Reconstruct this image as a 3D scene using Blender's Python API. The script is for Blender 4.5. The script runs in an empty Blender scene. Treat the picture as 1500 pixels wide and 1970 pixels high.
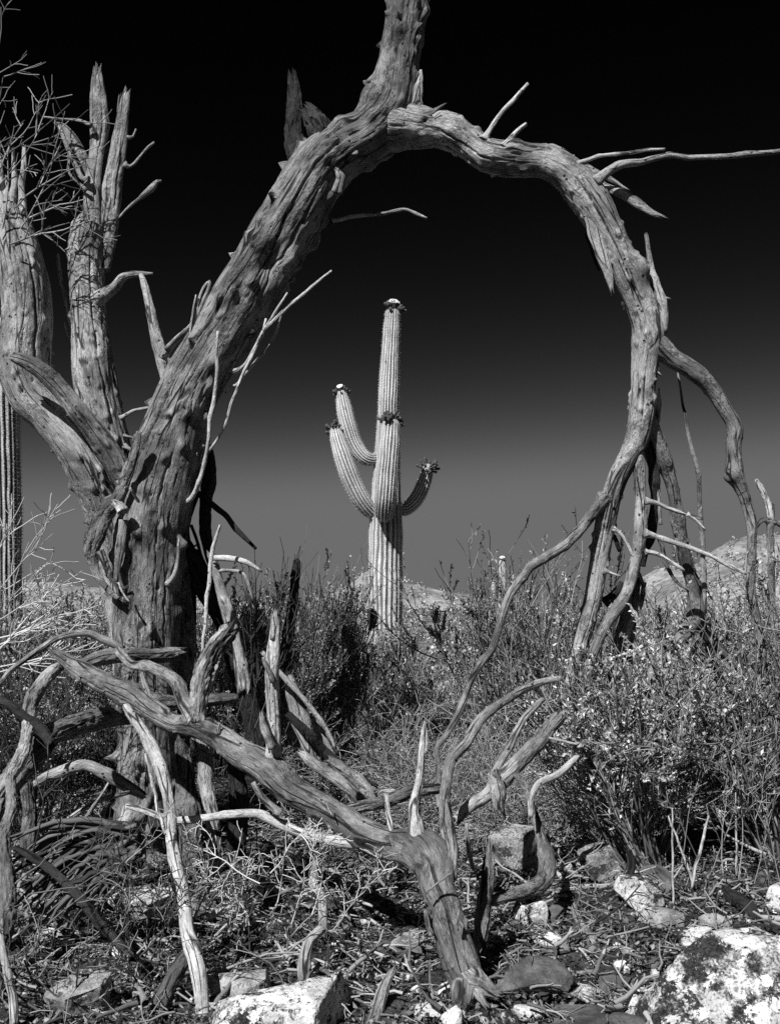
import bpy, math
import numpy as np

# ------------------------------------------------------------------ camera, sky, sun, exposure
sc = bpy.context.scene
F, HZ, EYE = 1900.0, 1190.0, 1.30          # focal length and horizon in photo pixels, eye height in metres
cam_d = bpy.data.cameras.new("camera")
cam = bpy.data.objects.new("camera", cam_d)
sc.collection.objects.link(cam)
cam.location = (0, 0, EYE)
cam.rotation_euler = (math.radians(90), 0, 0)
cam_d.sensor_fit = 'VERTICAL'
cam_d.sensor_height = 100.0
cam_d.lens = 100.0 * F / 1970.0
cam_d.shift_y = (HZ - 985.0) / 1970.0
cam_d.clip_start = 0.05
cam_d.clip_end = 6000.0
sc.camera = cam

SUN = np.array([-0.50, -0.86, 0.98]); SUN /= np.linalg.norm(SUN)
elev = math.asin(SUN[2]); azim = math.atan2(SUN[0], SUN[1])
world = bpy.data.worlds.new("World"); sc.world = world
world.use_nodes = True
nt = world.node_tree; nt.nodes.clear()
sky = nt.nodes.new('ShaderNodeTexSky'); sky.sky_type = 'NISHITA'; sky.sun_disc = False
sky.sun_elevation = elev; sky.sun_rotation = azim
sky.dust_density = 0.6; sky.air_density = 1.0; sky.ozone_density = 1.0
sep = nt.nodes.new('ShaderNodeSeparateColor')            # black-and-white film behind a red filter
pw = nt.nodes.new('ShaderNodeMath'); pw.operation = 'POWER'; pw.inputs[1].default_value = 4.4
ml = nt.nodes.new('ShaderNodeMath'); ml.operation = 'MULTIPLY'; ml.inputs[1].default_value = 0.0035
bg = nt.nodes.new('ShaderNodeBackground'); bg.inputs['Strength'].default_value = 0.10
wo = nt.nodes.new('ShaderNodeOutputWorld')
nt.links.new(sky.outputs[0], sep.inputs[0]); mn = nt.nodes.new('ShaderNodeMath'); mn.operation = 'SMOOTH_MIN'; mn.inputs[1].default_value = 3.75; mn.inputs[2].default_value = 1.0   # film shoulder
nt.links.new(sep.outputs[0], mn.inputs[0]); nt.links.new(mn.outputs[0], pw.inputs[0])
nt.links.new(pw.outputs[0], ml.inputs[0]); nt.links.new(ml.outputs[0], bg.inputs['Color'])
nt.links.new(bg.outputs[0], wo.inputs[0])

sun_d = bpy.data.lights.new("sun", 'SUN'); sun_d.energy = 5.0; sun_d.angle = math.radians(0.5)
sun_o = bpy.data.objects.new("sun", sun_d); sc.collection.objects.link(sun_o)
from mathutils import Vector
sun_o.rotation_euler = Vector(SUN).to_track_quat('Z', 'Y').to_euler()
sun_o.location = (-6, -6, 9)

sc.view_settings.view_transform = 'Standard'; sc.view_settings.look = 'None'
sc.view_settings.exposure = 0.38; sc.view_settings.gamma = 1.0
sc.view_settings.use_curve_mapping = False
sc.cycles.use_denoising = False
sc.cycles.max_bounces = 5
sc.render.dither_intensity = 2.0

# ------------------------------------------------------------------ helpers
COL = sc.collection.objects
RNG = np.random.default_rng(7)

def _hash(i, j, k, seed):
    with np.errstate(over='ignore'):
        n = (i.astype(np.uint32) * np.uint32(374761393) + j.astype(np.uint32) * np.uint32(668265263)
             + k.astype(np.uint32) * np.uint32(2246822519) + np.uint32((seed * 3266489917) & 0xffffffff))
        n = (n ^ (n >> np.uint32(13))) * np.uint32(1274126177)
        n = n ^ (n >> np.uint32(16))
    return (n & np.uint32(0xffffff)).astype(np.float64) / float(0xffffff) * 2 - 1

def vn(x, y, z, seed=0):
    x, y, z = np.broadcast_arrays(x, y, z)
    fx, fy, fz = np.floor(x), np.floor(y), np.floor(z)
    i, j, k = (f.astype(np.int64) & 0xffffffff for f in (fx, fy, fz))
    u, v, w = x - fx, y - fy, z - fz
    u, v, w = (t * t * t * (t * (t * 6 - 15) + 10) for t in (u, v, w))
    r = 0
    for a in (0, 1):
        for b in (0, 1):
            for c in (0, 1):
                r = r + _hash(i + a, j + b, k + c, seed) * (u if a else 1 - u) * (v if b else 1 - v) * (w if c else 1 - w)
    return r

def fbm(x, y, z, seed=0, oct=4):
    r, a, f, t = 0, 1.0, 1.0, 0
    for o in range(oct):
        r = r + a * vn(x * f, y * f, z * f, seed + o * 17); t += a; a *= 0.5; f *= 2.03
    return r / t

def sstep(a, b, x):
    t = np.clip((x - a) / (b - a), 0, 1); return t * t * (3 - 2 * t)

def gz(x, y):
    x = np.asarray(x, float); y = np.asarray(y, float)
    near = 0.05 * fbm(x * 0.9, y * 0.9, 0 * x, 3, 3) * sstep(80, 10, y)
    rise = 0.03 * np.clip(y - 6.5, 0, 34) + 0.012 * np.clip(y - 40, 0, 400)
    und = 0.5 * fbm(x * 0.05, y * 0.05, 0 * x, 9, 2) * sstep(12, 45, y)
    return near + rise + und

def P(px, py, Y):
    return np.array([(px - 750.0) / F * Y, Y, EYE - (py - HZ) / F * Y])

def G(px, py, up=0.0):
    """depth at which the ray through a photo pixel meets the ground"""
    Y = EYE * F / max(py - HZ, 30)
    for _ in range(12):
        z = float(gz((px - 750) / F * Y, Y)) + up
        Y = (EYE - z) * F / max(py - HZ, 30)
    return Y

def tag(o, label=None, cat=None, group=None, kind=None):
    if label: o["label"] = label
    if cat: o["category"] = cat
    if group: o["group"] = group
    if kind: o["kind"] = kind
    return o

def empty(name, loc, label=None, cat=None, group=None):
    o = bpy.data.objects.new(name, None); COL.link(o)
    o.location = loc; o.empty_display_size = 0.2
    return tag(o, label, cat, group)

def top_loc(p):
    while p.parent: p = p.parent
    return np.array(p.location)

def mk(name, V, Fq=None, Ft=None, mat=None, parent=None, attrs=None, smooth=True, origin=None):
    V = np.asarray(V, np.float64)
    if parent is None:
        org = np.array([V[:, 0].mean(), V[:, 1].mean(), V[:, 2].min()]) if origin is None else np.array(origin)
    else:
        org = top_loc(parent)
    V = V - org
    nq = 0 if Fq is None else len(Fq); nt_ = 0 if Ft is None else len(Ft)
    me = bpy.data.meshes.new(name)
    me.vertices.add(len(V)); me.vertices.foreach_set('co', V.astype(np.float32).ravel())
    li = []
    if nq: li.append(np.asarray(Fq, np.int32).ravel())
    if nt_: li.append(np.asarray(Ft, np.int32).ravel())
    li = np.concatenate(li)
    me.loops.add(len(li)); me.loops.foreach_set('vertex_index', li)
    me.polygons.add(nq + nt_)
    st = np.concatenate([np.arange(nq) * 4, nq * 4 + np.arange(nt_) * 3]).astype(np.int32)
    me.polygons.foreach_set('loop_start', st)
    if smooth: me.polygons.foreach_set('use_smooth', np.ones(nq + nt_, bool))
    for k, (tp, arr) in (attrs or {}).items():
        at = me.attributes.new(k, tp, 'POINT')
        at.data.foreach_set('vector' if tp == 'FLOAT_VECTOR' else 'value', np.asarray(arr, np.float32).ravel())
    me.update(calc_edges=True)
    if mat: me.materials.append(mat)
    o = bpy.data.objects.new(name, me); COL.link(o)
    if parent is None: o.location = org
    else: o.parent = parent
    return o

# ------------------------------------------------------------------ materials (all neutral greys: monochrome photograph)
def new_mat(name):
    m = bpy.data.materials.new(name); m.use_nodes = True
    t = m.node_tree; t.nodes.clear()
    b = t.nodes.new('ShaderNodeBsdfPrincipled'); o = t.nodes.new('ShaderNodeOutputMaterial')
    t.links.new(b.outputs[0], o.inputs[0])
    b.inputs['Roughness'].default_value = 0.85
    b.inputs['Specular IOR Level'].default_value = 0.25
    return m, t, b

class N:
    """tiny node-graph writer"""
    def __init__(s, t): s.t = t
    def node(s, typ, **kw):
        n = s.t.nodes.new(typ)
        for k, v in kw.items(): setattr(n, k, v)
        return n
    def link(s, a, b): s.t.links.new(a, b)
    def put(s, sock, v):
        if isinstance(v, (int, float)): sock.default_value = v
        elif isinstance(v, tuple): sock.default_value = v
        else: s.link(v, sock)
    def math(s, op, a, b=0.0, c=None, clamp=False):
        n = s.node('ShaderNodeMath', operation=op, use_clamp=clamp)
        s.put(n.inputs[0], a); s.put(n.inputs[1], b)
        if c is not None: s.put(n.inputs[2], c)
        return n.outputs[0]
    def scale(s, v, xyz):
        n = s.node('ShaderNodeMapping'); s.link(v, n.inputs[0]); n.inputs['Scale'].default_value = xyz
        return n.outputs[0]
    def noise(s, v, sc_, detail=3, rough=0.55, dist=0.0):
        n = s.node('ShaderNodeTexNoise'); s.link(v, n.inputs['Vector'])
        n.inputs['Scale'].default_value = sc_; n.inputs['Detail'].default_value = detail
        n.inputs['Roughness'].default_value = rough; n.inputs['Distortion'].default_value = dist
        return n.outputs[0]
    def ramp(s, x, a, b, lo=0.0, hi=1.0):
        n = s.node('ShaderNodeMapRange', interpolation_type='SMOOTHSTEP'); s.put(n.inputs[0], x)
        n.inputs[1].default_value = a; n.inputs[2].default_value = b
        n.inputs[3].default_value = lo; n.inputs[4].default_value = hi
        return n.outputs[0]
    def grey(s, x):
        n = s.node('ShaderNodeCombineColor')
        for i in range(3): s.put(n.inputs[i], x)
        return n.outputs[0]
    def bump(s, h, strength, dist, prev=None):
        n = s.node('ShaderNodeBump'); s.put(n.inputs['Height'], h)
        n.inputs['Strength'].default_value = strength; n.inputs['Distance'].default_value = dist
        if prev is not None: s.link(prev, n.inputs['Normal'])
        return n.outputs[0]

def wood(name, base, rel=1.0, cracks=1.0, holes=1.0, mottle=1.0, fine=1.0, pit=0.6, knob=0.5):
    """weathered wood: fibres, drying checks, beetle holes, eaten patches and twig nubs, along the limb's own axis"""
    m, t, b = new_mat(name); n = N(t)
    a = n.node('ShaderNodeAttribute', attribute_name='wc').outputs['Vector']
    wob = n.node('ShaderNodeTexNoise'); n.link(n.scale(a, (1, 1, 0.5)), wob.inputs['Vector']); wob.inputs['Scale'].default_value = 16.0
    wv = n.node('ShaderNodeVectorMath', operation='MULTIPLY_ADD'); n.link(wob.outputs['Color'], wv.inputs[0])
    wv.inputs[1].default_value = (0.006, 0.006, 0.0); n.link(a, wv.inputs[2]); aw = wv.outputs[0]
    g1 = n.noise(n.scale(aw, (1, 1, 0.07)), 330 * fine, 3, 0.7)
    ro = n.noise(n.scale(aw, (1, 1, 0.22)), 120 * fine, 5, 0.75)
    bl = n.noise(n.scale(a, (1, 1, 0.6)), 7.0, 5, 0.65, 0.4)
    ve = n.node('ShaderNodeTexVoronoi', feature='DISTANCE_TO_EDGE'); n.link(n.scale(aw, (1, 1, 0.075)), ve.inputs['Vector']); ve.inputs['Scale'].default_value = 24 * fine
    cmask = n.ramp(n.noise(n.scale(a, (1, 1, 0.3)), 12, 3, 0.6), 0.44, 0.60)
    crack = n.math('MULTIPLY', n.math('MULTIPLY', n.ramp(ve.outputs['Distance'], 0.015, 0.075, 1, 0), cmask), cracks)
    vo = n.node('ShaderNodeTexVoronoi'); n.link(n.scale(a, (1, 1, 0.8)), vo.inputs['Vector'])
    vo.inputs['Scale'].default_value = 30 * fine
    sepc = n.node('ShaderNodeSeparateColor'); n.link(vo.outputs['Color'], sepc.inputs[0])
    hole = n.math('MULTIPLY', n.math('MULTIPLY', n.ramp(vo.outputs['Distance'], 0.14, 0.21, 1, 0), n.ramp(sepc.outputs[0], 0.78, 0.79)), holes)
    vk = n.node('ShaderNodeTexVoronoi'); n.link(n.scale(a, (1, 1, 0.75)), vk.inputs['Vector']); vk.inputs['Scale'].default_value = 11 * fine
    sepk = n.node('ShaderNodeSeparateColor'); n.link(vk.outputs['Color'], sepk.inputs[0])
    kb = n.math('MULTIPLY', n.ramp(vk.outputs['Distance'], 0.04, 0.27, 1, 0), n.ramp(sepk.outputs[1], 0.50, 0.52))
    er = n.ramp(n.noise(n.scale(a, (1, 1, 0.5)), 9.0, 4, 0.65), 0.51, 0.61)
    pt = n.noise(n.scale(a, (1, 1, 0.30)), 85 * fine, 5, 0.75)
    dark = n.math('MULTIPLY', n.math('MULTIPLY', er, n.ramp(pt, 0.54, 0.44)), pit)
    val = n.math('MULTIPLY', n.ramp(g1, 0.34, 0.66, 0.72 * base, 1.2 * base), n.ramp(bl, 0.36, 0.64, 1 - 0.5 * mottle, 1 + 0.45 * mottle))
    val = n.math('MULTIPLY', val, n.ramp(ro, 0.38, 0.55, 0.72, 1.1))
    dk = n.math('MAXIMUM', n.math('MAXIMUM', crack, hole), n.math('MULTIPLY', dark, 0.75))
    val = n.math('MULTIPLY', val, n.math('SUBTRACT', 1.0, n.math('MULTIPLY', dk, 0.9)))
    n.link(n.grey(val), b.inputs['Base Color'])
    nb = n.bump(n.math('ADD', ro, n.math('MULTIPLY', g1, 0.4)), 0.85, 0.013 * rel)
    h2 = n.math('SUBTRACT', n.math('MULTIPLY', n.math('MULTIPLY', er, pt), 1.3 * pit), n.math('MULTIPLY', n.math('MAXIMUM', crack, hole), 0.9))
    nb2 = n.bump(h2, 0.9, 0.014 * rel, nb)
    n.link(n.bump(kb, 0.9, 0.020 * knob, nb2), b.inputs['Normal'])
    return m

W_TRUNK = wood('weathered_wood', 0.215, 1.0, 1.0, 1.0, 1.0, 1.0, 0.8, 1.0)
W_GREY = wood('grey_wood', 0.33, 0.9, 1.0, 1.0, 0.9, 1.0, 0.7, 0.7)
W_PALE = wood('pale_wood', 0.52, 0.7, 1.0, 0.9, 0.6, 1.3, 0.5, 0.3)
W_BARK = wood('rough_bark', 0.22, 2.0, 1.0, 0.2, 1.0, 0.75, 1.0, 0.4)
W_DARK = wood('charred_shade_wood', 0.04, 1.6, 1.0, 0.2, 0.6, 1.0, 0.6, 0.4)  # near black: char on the stubs, painted-in shade on the limbs behind
W_RAG = wood('ragged_wood', 0.38, 1.7, 1.0, 0.5, 0.9, 0.8, 1.0, 0.3)

def toned(name, lo, hi, rough=0.7, transl=0.0, spec=0.25):
    m, t, b = new_mat(name); n = N(t)
    a = n.node('ShaderNodeAttribute', attribute_name='tone').outputs['Fac']
    val = n.math('MULTIPLY_ADD', a, hi - lo, lo)
    n.link(n.grey(val), b.inputs['Base Color'])
    b.inputs['Roughness'].default_value = rough
    b.inputs['Specular IOR Level'].default_value = spec
    return m
LEAF_PALE = toned('pale_leaf', 0.05, 0.88, 0.5)
LEAF_GREY = toned('grey_leaf', 0.06, 0.55, 0.6)
LEAF_FINE = toned('fine_leaf', 0.09, 0.58, 0.7)
STEM_M = toned('shrub_stem', 0.05, 0.30, 0.8)
DRY_M = toned('dry_twig', 0.05, 0.40, 0.8)
PALE_TW = toned('pale_twig', 0.30, 0.70, 0.75)
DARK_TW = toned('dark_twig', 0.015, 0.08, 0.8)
LITTER_M = toned('litter_piece', 0.015, 0.30, 0.85)

def rock_mat(name, lo, hi, lich=0.0, lichdark=0.03, scale=1.0):
    m, t, b = new_mat(name); n = N(t)
    tc = n.node('ShaderNodeTexCoord').outputs['Object']
    oi = n.node('ShaderNodeObjectInfo').outputs['Random']
    ad = n.node('ShaderNodeVectorMath', operation='ADD'); n.link(tc, ad.inputs[0])
    cx = n.node('ShaderNodeCombineXYZ'); n.put(cx.inputs[0], n.math('MULTIPLY', oi, 37.0)); n.put(cx.inputs[2], n.math('MULTIPLY', oi, 11.0))
    n.link(cx.outputs[0], ad.inputs[1]); v = ad.outputs[0]
    a = n.noise(v, 9 * scale, 5, 0.65); g = n.noise(v, 110 * scale, 4, 0.7)
    val = n.math('MULTIPLY_ADD', n.ramp(a, 0.32, 0.68), hi - lo, lo)
    val = n.math('MULTIPLY', val, n.ramp(g, 0.35, 0.6, 0.72, 1.06))
    if lich > 0:
        l1 = n.noise(v, 26 * scale, 7, 0.78, 0.3); l2 = n.noise(v, 5.5 * scale, 4, 0.6, 0.5)
        th = n.math('ADD', n.math('MULTIPLY', l1, 0.55), n.math('MULTIPLY', l2, 0.45))
        c0 = 0.40 + 0.18 * lich
        mk_ = n.ramp(th, c0 - 0.012, c0 + 0.012, 1, 0)
        sp = n.math('MULTIPLY', n.ramp(n.noise(v, 70 * scale, 3, 0.7), 0.59, 0.62), 0.9)
        mk2 = n.math('MAXIMUM', mk_, sp)
        gm = n.ramp(n.noise(v, 11 * scale, 5, 0.7), 0.46, 0.56)
        dk = n.math('MULTIPLY', n.math('MULTIPLY_ADD', gm, 0.27, lichdark), n.ramp(g, 0.38, 0.62, 0.25, 1.5))
        val = n.math('ADD', n.math('MULTIPLY', val, n.math('SUBTRACT', 1.0, mk2)), n.math('MULTIPLY', mk2, dk))
    n.link(n.grey(val), b.inputs['Base Color'])
    hh = n.math('ADD', a, n.math('MULTIPLY', g, 0.30))
    n.link(n.bump(hh, 0.9, 0.018), b.inputs['Normal'])
    b.inputs['Roughness'].default_value = 0.9
    return m
R_LICHEN = rock_mat('lichen_rock', 0.42, 0.85, 0.52, 0.03)
R_LICHEN2 = rock_mat('lichen_boulder', 0.42, 0.85, 0.60, 0.03)
R_WHITE = rock_mat('white_rock', 0.45, 0.78, 0.30, 0.12)
R_GREY = rock_mat('grey_rock', 0.12, 0.42, 0.42, 0.05)
R_DARK = rock_mat('dark_rock', 0.04, 0.16, 0.0)

def ground_mat():
    m, t, b = new_mat('desert_ground'); n = N(t)
    v = n.node('ShaderNodeNewGeometry').outputs['Position']
    sx = n.node('ShaderNodeSeparateXYZ'); n.link(v, sx.inputs[0])
    a = n.noise(v, 3.0, 5, 0.65); g = n.noise(v, 40, 4, 0.7); h = n.noise(v, 160, 2, 0.6)
    val = n.math('MULTIPLY_ADD', n.ramp(a, 0.35, 0.7), 0.06, 0.02)
    val = n.math('MULTIPLY', val, n.ramp(g, 0.35, 0.65, 0.4, 1.4))
    pale = n.math('MULTIPLY', n.ramp(h, 0.62, 0.7), n.ramp(g, 0.45, 0.6))
    val = n.math('ADD', val, n.math('MULTIPLY', pale, 0.22))
    # open gravelly slope beyond the brush: paler soil with scattered dark scrub
    far = n.ramp(sx.outputs[1], 7.0, 22.0)
    s1 = n.noise(v, 0.5, 4, 0.7); s2 = n.noise(v, 2.2, 3, 0.6)
    fv = n.math('MULTIPLY', n.ramp(s1, 0.35, 0.65, 0.10, 0.26), n.ramp(s2, 0.40, 0.62, 0.45, 1.2))
    val = n.math('ADD', n.math('MULTIPLY', val, n.math('SUBTRACT', 1.0, far)), n.math('MULTIPLY', fv, far))
    n.link(n.grey(val), b.inputs['Base Color'])
    hh = n.math('ADD', n.math('MULTIPLY', g, 0.7), n.math('MULTIPLY', h, 0.3))
    n.link(n.bump(hh, 0.9, 0.03), b.inputs['Normal'])
    b.inputs['Roughness'].default_value = 0.95
    return m
GROUND_M = ground_mat()

def hill_mat():
    m, t, b = new_mat('scrub_hillside'); n = N(t)
    v = n.node('ShaderNodeNewGeometry').outputs['Position']
    a = n.noise(v, 0.05, 5, 0.65); s = n.noise(v, 0.35, 4, 0.7)
    vo = n.node('ShaderNodeTexVoronoi'); n.link(v, vo.inputs['Vector']); vo.inputs['Scale'].default_value = 0.45
    bush = n.ramp(vo.outputs['Distance'], 0.18, 0.4, 0.5, 1.0)
    val = n.math('MULTIPLY', n.ramp(a, 0.3, 0.7, 0.18, 0.36), bush)
    val = n.math('MULTIPLY', val, n.ramp(s, 0.35, 0.65, 0.7, 1.3))
    n.link(n.grey(val), b.inputs['Base Color'])
    n.link(n.bump(s, 0.8, 1.5), b.inputs['Normal'])
    return m
HILL_M = hill_mat()

def cactus_mat():
    m, t, b = new_mat('saguaro_skin'); n = N(t)
    a = n.node('ShaderNodeAttribute', attribute_name='wc').outputs['Vector']
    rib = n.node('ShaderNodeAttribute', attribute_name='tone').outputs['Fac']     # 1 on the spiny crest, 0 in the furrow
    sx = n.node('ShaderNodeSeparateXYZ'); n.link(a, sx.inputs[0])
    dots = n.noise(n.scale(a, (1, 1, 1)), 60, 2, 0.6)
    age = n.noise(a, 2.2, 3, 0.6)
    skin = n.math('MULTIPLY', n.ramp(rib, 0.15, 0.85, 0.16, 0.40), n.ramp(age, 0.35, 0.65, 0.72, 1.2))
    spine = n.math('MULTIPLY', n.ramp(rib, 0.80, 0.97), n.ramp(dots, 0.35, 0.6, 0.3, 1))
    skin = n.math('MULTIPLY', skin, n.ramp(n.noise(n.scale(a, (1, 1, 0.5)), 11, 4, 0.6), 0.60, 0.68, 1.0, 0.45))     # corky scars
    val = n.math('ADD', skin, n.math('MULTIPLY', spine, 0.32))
    n.link(n.grey(val), b.inputs['Base Color'])
    n.link(n.bump(dots, 0.5, 0.02), b.inputs['Normal'])
    b.inputs['Roughness'].default_value = 0.7
    return m
CACTUS_M = cactus_mat()
def plain(name, v, rough=0.7):
    m, t, b = new_mat(name); n = N(t)
    tc = n.node('ShaderNodeTexCoord').outputs['Object']
    n.link(n.grey(n.ramp(n.noise(tc, 40, 3), 0.3, 0.7, v * 0.7, v * 1.25)), b.inputs['Base Color'])
    b.inputs['Roughness'].default_value = rough
    return m
BUD_M = plain('flower_bud_green', 0.07); PETAL_M = plain('white_petal', 0.8, 0.5)

# ------------------------------------------------------------------ swept limbs
def resample(P_, R_, step):
    P_ = np.asarray(P_, float); R_ = np.asarray(R_, float)
    if len(P_) == 2:
        P_ = np.array([P_[0], (P_[0] + P_[1]) / 2, P_[1]]); R_ = np.array([R_[0], R_.mean(), R_[1]])
    Pe = np.vstack([2 * P_[0] - P_[1], P_, 2 * P_[-1] - P_[-2]])
    out, rad = [], []
    for i in range(len(P_) - 1):
        p0, p1, p2, p3 = Pe[i:i + 4]
        L = np.linalg.norm(p2 - p1); k = max(2, int(math.ceil(L / step)))
        t = np.linspace(0, 1, k, endpoint=(i == len(P_) - 2))[:, None]
        d0, d1, d2 = (max(np.linalg.norm(b - a), 1e-5) ** 0.5 for a, b in ((p0, p1), (p1, p2), (p2, p3)))
        m1 = (p2 - p1) - d1 * ((p2 - p0) / (d0 + d1) - (p1 - p0) / d0) * -1 if False else None
        # centripetal tangents
        T1 = d1 * ((p1 - p0) / d0 - (p2 - p0) / (d0 + d1) + (p2 - p1) / d1)
        T2 = d1 * ((p2 - p1) / d1 - (p3 - p1) / (d1 + d2) + (p3 - p2) / d2)
        h00, h10, h01, h11 = 2*t**3-3*t**2+1, t**3-2*t**2+t, -2*t**3+3*t**2, t**3-t**2
        out.append(h00 * p1 + h10 * T1 + h01 * p2 + h11 * T2)
        tt = t[:, 0]; s = tt * tt * (3 - 2 * tt)
        rad.append(R_[i] * (1 - s) + R_[i + 1] * s)
    return np.vstack(out), np.concatenate(rad)

_seed = [100]
def sweep(P_, R_, rough=1.0, flat=1.0, jag0=0.0, jag1=0.0, flare0=0.0, grooves=(), knots=(), nknots=0, wob=0.06, seed=None,
          px=None, twist=0.10, bark=0.0, lobes=0.12, maxseg=120, kink=0.38):
    """a limb of wood: ring frames along a spline, ridged, knotted, with broken (jagged) ends"""
    if seed is None: _seed[0] += 1; seed = _seed[0]
    rg = np.random.default_rng(seed)
    P_ = np.asarray(P_, float); R_ = np.asarray(R_, float)
    pxm = px or np.median(P_[:, 1]) / F * 1.925                     # metres per rendered pixel there
    rm = float(np.mean(R_))
    seg = int(np.clip(2 * math.pi * R_.max() / (pxm * 1.3), 7, maxseg))
    step = max(pxm * 2.0, rm * 0.12) if rm > 4 * pxm else max(pxm * 4.0, rm * 0.5)
    C, R = resample(P_, R_, step)
    n = len(C)
    s = np.concatenate([[0], np.cumsum(np.linalg.norm(np.diff(C, axis=0), axis=1))])
    L = s[-1]
    if wob > 0:
        ff = 1.0 / (rm * 9 + 0.02)
        w = np.stack([vn(s * ff, 0 * s + 3.1 * k, 0 * s, seed + 50 + k) for k in range(3)], 1) * (wob * rm * 2.2 + 0.001)
        C = C + w * (np.sin(np.pi * np.clip(s / L, 0, 1)) ** 0.5)[:, None]
        R = R * (1 + 0.10 * vn(s * ff * 2.1, 0 * s, 0 * s + 7, seed + 60))
    if kink:
        kn_ = max(2, int(L / (rm * 9 + 0.004)) + 1); sk = np.linspace(0, L, kn_ + 1)
        sk[1:-1] += rg.normal(0, 0.2, kn_ - 1) * L / kn_
        off = rg.normal(0, 1, (kn_ + 1, 3)) * kink * rm; off[0] = 0; off[-1] = 0
        C = C + np.stack([np.interp(s, sk, off[:, q]) for q in range(3)], 1)
        for q in sk[1:-1]: R = R * (1 + rg.uniform(-0.02, 0.16) * np.exp(-((s - q) / (1.1 * rm)) ** 2))
    if flare0: R = R * (1 + flare0 * np.exp(-s / (1.4 * R[0] + 1e-4)))
    T = np.gradient(C, axis=0); T /= np.linalg.norm(T, axis=1)[:, None] + 1e-12
    Nn = np.zeros_like(C); ref = np.array([0, -1.0, 0])
    if abs(T[0] @ ref) > 0.9: ref = np.array([-1.0, 0, 0.3])
    v = ref - (ref @ T[0]) * T[0]; v /= np.linalg.norm(v); Nn[0] = v
    for i in range(1, n):
        v = Nn[i - 1] - (Nn[i - 1] @ T[i]) * T[i]; v /= np.linalg.norm(v) + 1e-12; Nn[i] = v
    B = np.cross(T, Nn)
    th = np.linspace(0, 2 * math.pi, seg, endpoint=False)
    TH, S = np.meshgrid(th, s); RR = R[:, None] * np.ones_like(TH)
    tw = TH + twist * S / (rm * 6)
    cx, cy = np.cos(tw), np.sin(tw)
    z = S / rm
    d = lobes * 0.5 * vn(cx * 1.3, cy * 1.3, z * 0.30, seed) + 0.02 * vn(cx * 2.2, cy * 2.2, z * 0.8, seed + 1)
    if rm > 2.5 * pxm:
        rid = np.abs(vn(cx * 4.6, cy * 4.6, z * 0.09, seed + 2))
        fur = np.exp(-(rid / 0.028) ** 2) * np.clip(vn(cx * 1.1, cy * 1.1, z * 0.3, seed + 9) * 2.2, 0, 1)      # narrow furrows
        er = np.clip(vn(cx * 1.4, cy * 1.4, z * 0.5, seed + 12) * 2.6 - 0.1, 0, 1)                               # eaten patches
        d = d + rough * (-0.06 * fur + 0.005 * vn(cx * 6, cy * 6, z * 0.4, seed + 3) + 0.005 * vn(cx * 14, cy * 14, z * 0.9, seed + 4)
                         + er * (0.014 * vn(cx * 8, cy * 8, z * 1.0, seed + 13) + 0.016 * vn(cx * 17, cy * 17, z * 2.4, seed + 14)))
    if bark:
        q = vn(cx * 5 + 0.6 * vn(cx * 3, cy * 3, z * 1.2, seed + 6), cy * 5, z * 0.55, seed + 5)
        d = d + bark * (0.16 * np.clip(np.abs(q) * 2.2, 0, 1) - 0.08) + bark * 0.06 * vn(cx * 14, cy * 14, z * 1.9, seed + 8)
    rad = RR * (1 + d)
    kn = list(knots)
    for _ in range(nknots):
        sg = rm * rg.uniform(0.08, 0.19)
        kn.append((rg.uniform(0.03, 0.97), rg.uniform(-math.pi, math.pi), sg, sg * rg.uniform(0.9, 1.6)))
        if rg.random() < 0.5: kn.append((rg.uniform(0.03, 0.97), rg.uniform(-math.pi, math.pi), sg * 0.4, -sg * 0.9))
    for _ in range(int(nknots * 0.35)):                                # spurs of snapped twigs
        kn.append((rg.uniform(0.05, 0.95), rg.uniform(-math.pi, math.pi), max(rm * 0.07, pxm * 1.1), max(rm * rg.uniform(0.18, 0.42), pxm * 1.5)))
    for (t, a, sz, ht) in kn:
        dth = (TH - a + math.pi) % (2 * math.pi) - math.pi
        dd = np.sqrt((dth * RR) ** 2 + ((S - t * L) * 0.8) ** 2)
        rad = rad + ht * np.exp(-(dd / sz) ** 2)
        if ht > 0: rad = rad - 0.3 * ht * np.exp(-(dd / (sz * 0.33)) ** 2)      # the dimple of a broken-off twig
    for (t0, t1, a0, a1, wd, dp) in grooves:
        tt = S / L; k = np.clip((tt - t0) / (t1 - t0), 0, 1)
        ac = a0 + (a1 - a0) * k + 0.05 * vn(S / rm * 0.5, 0 * S, 0 * S, seed + 21) + 0.03 * vn(S / rm * 3.3, 0 * S, 0 * S, seed + 22)
        dth = (TH - ac + math.pi) % (2 * math.pi) - math.pi
        env = sstep(t0 - 0.01, t0 + 0.05, tt) * sstep(t1 + 0.01, t1 - 0.05, tt)
        rad = rad - dp * RR * env * np.exp(-(dth / (wd * 0.6)) ** 2 * 1.2)
    ax = np.zeros_like(TH)
    for end, jg in ((0, jag0), (1, jag1)):
        if jg:
            e = np.clip(0.55 * vn(np.cos(th) * 3.1, np.sin(th) * 3.1, 0 * th, seed + 31 + end) + 0.6 * vn(np.cos(th) * 7, np.sin(th) * 7, 0 * th + 5, seed + 33 + end) + 0.5 * vn(np.cos(th) * 15, np.sin(th) * 15, 0 * th + 9, seed + 35 + end) + 0.3, -0.5, 1.4)
            zone = min(0.35 * L, 3.0 * jg + rm)
            k = sstep(zone, 0, S) if end == 0 else sstep(L - zone, L, S)
            ax = ax + (-1 if end == 0 else 1) * jg * e[None, :] * k
            rad = rad * (1 - 0.25 * k * np.clip(e, 0, 1)[None, :])
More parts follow.
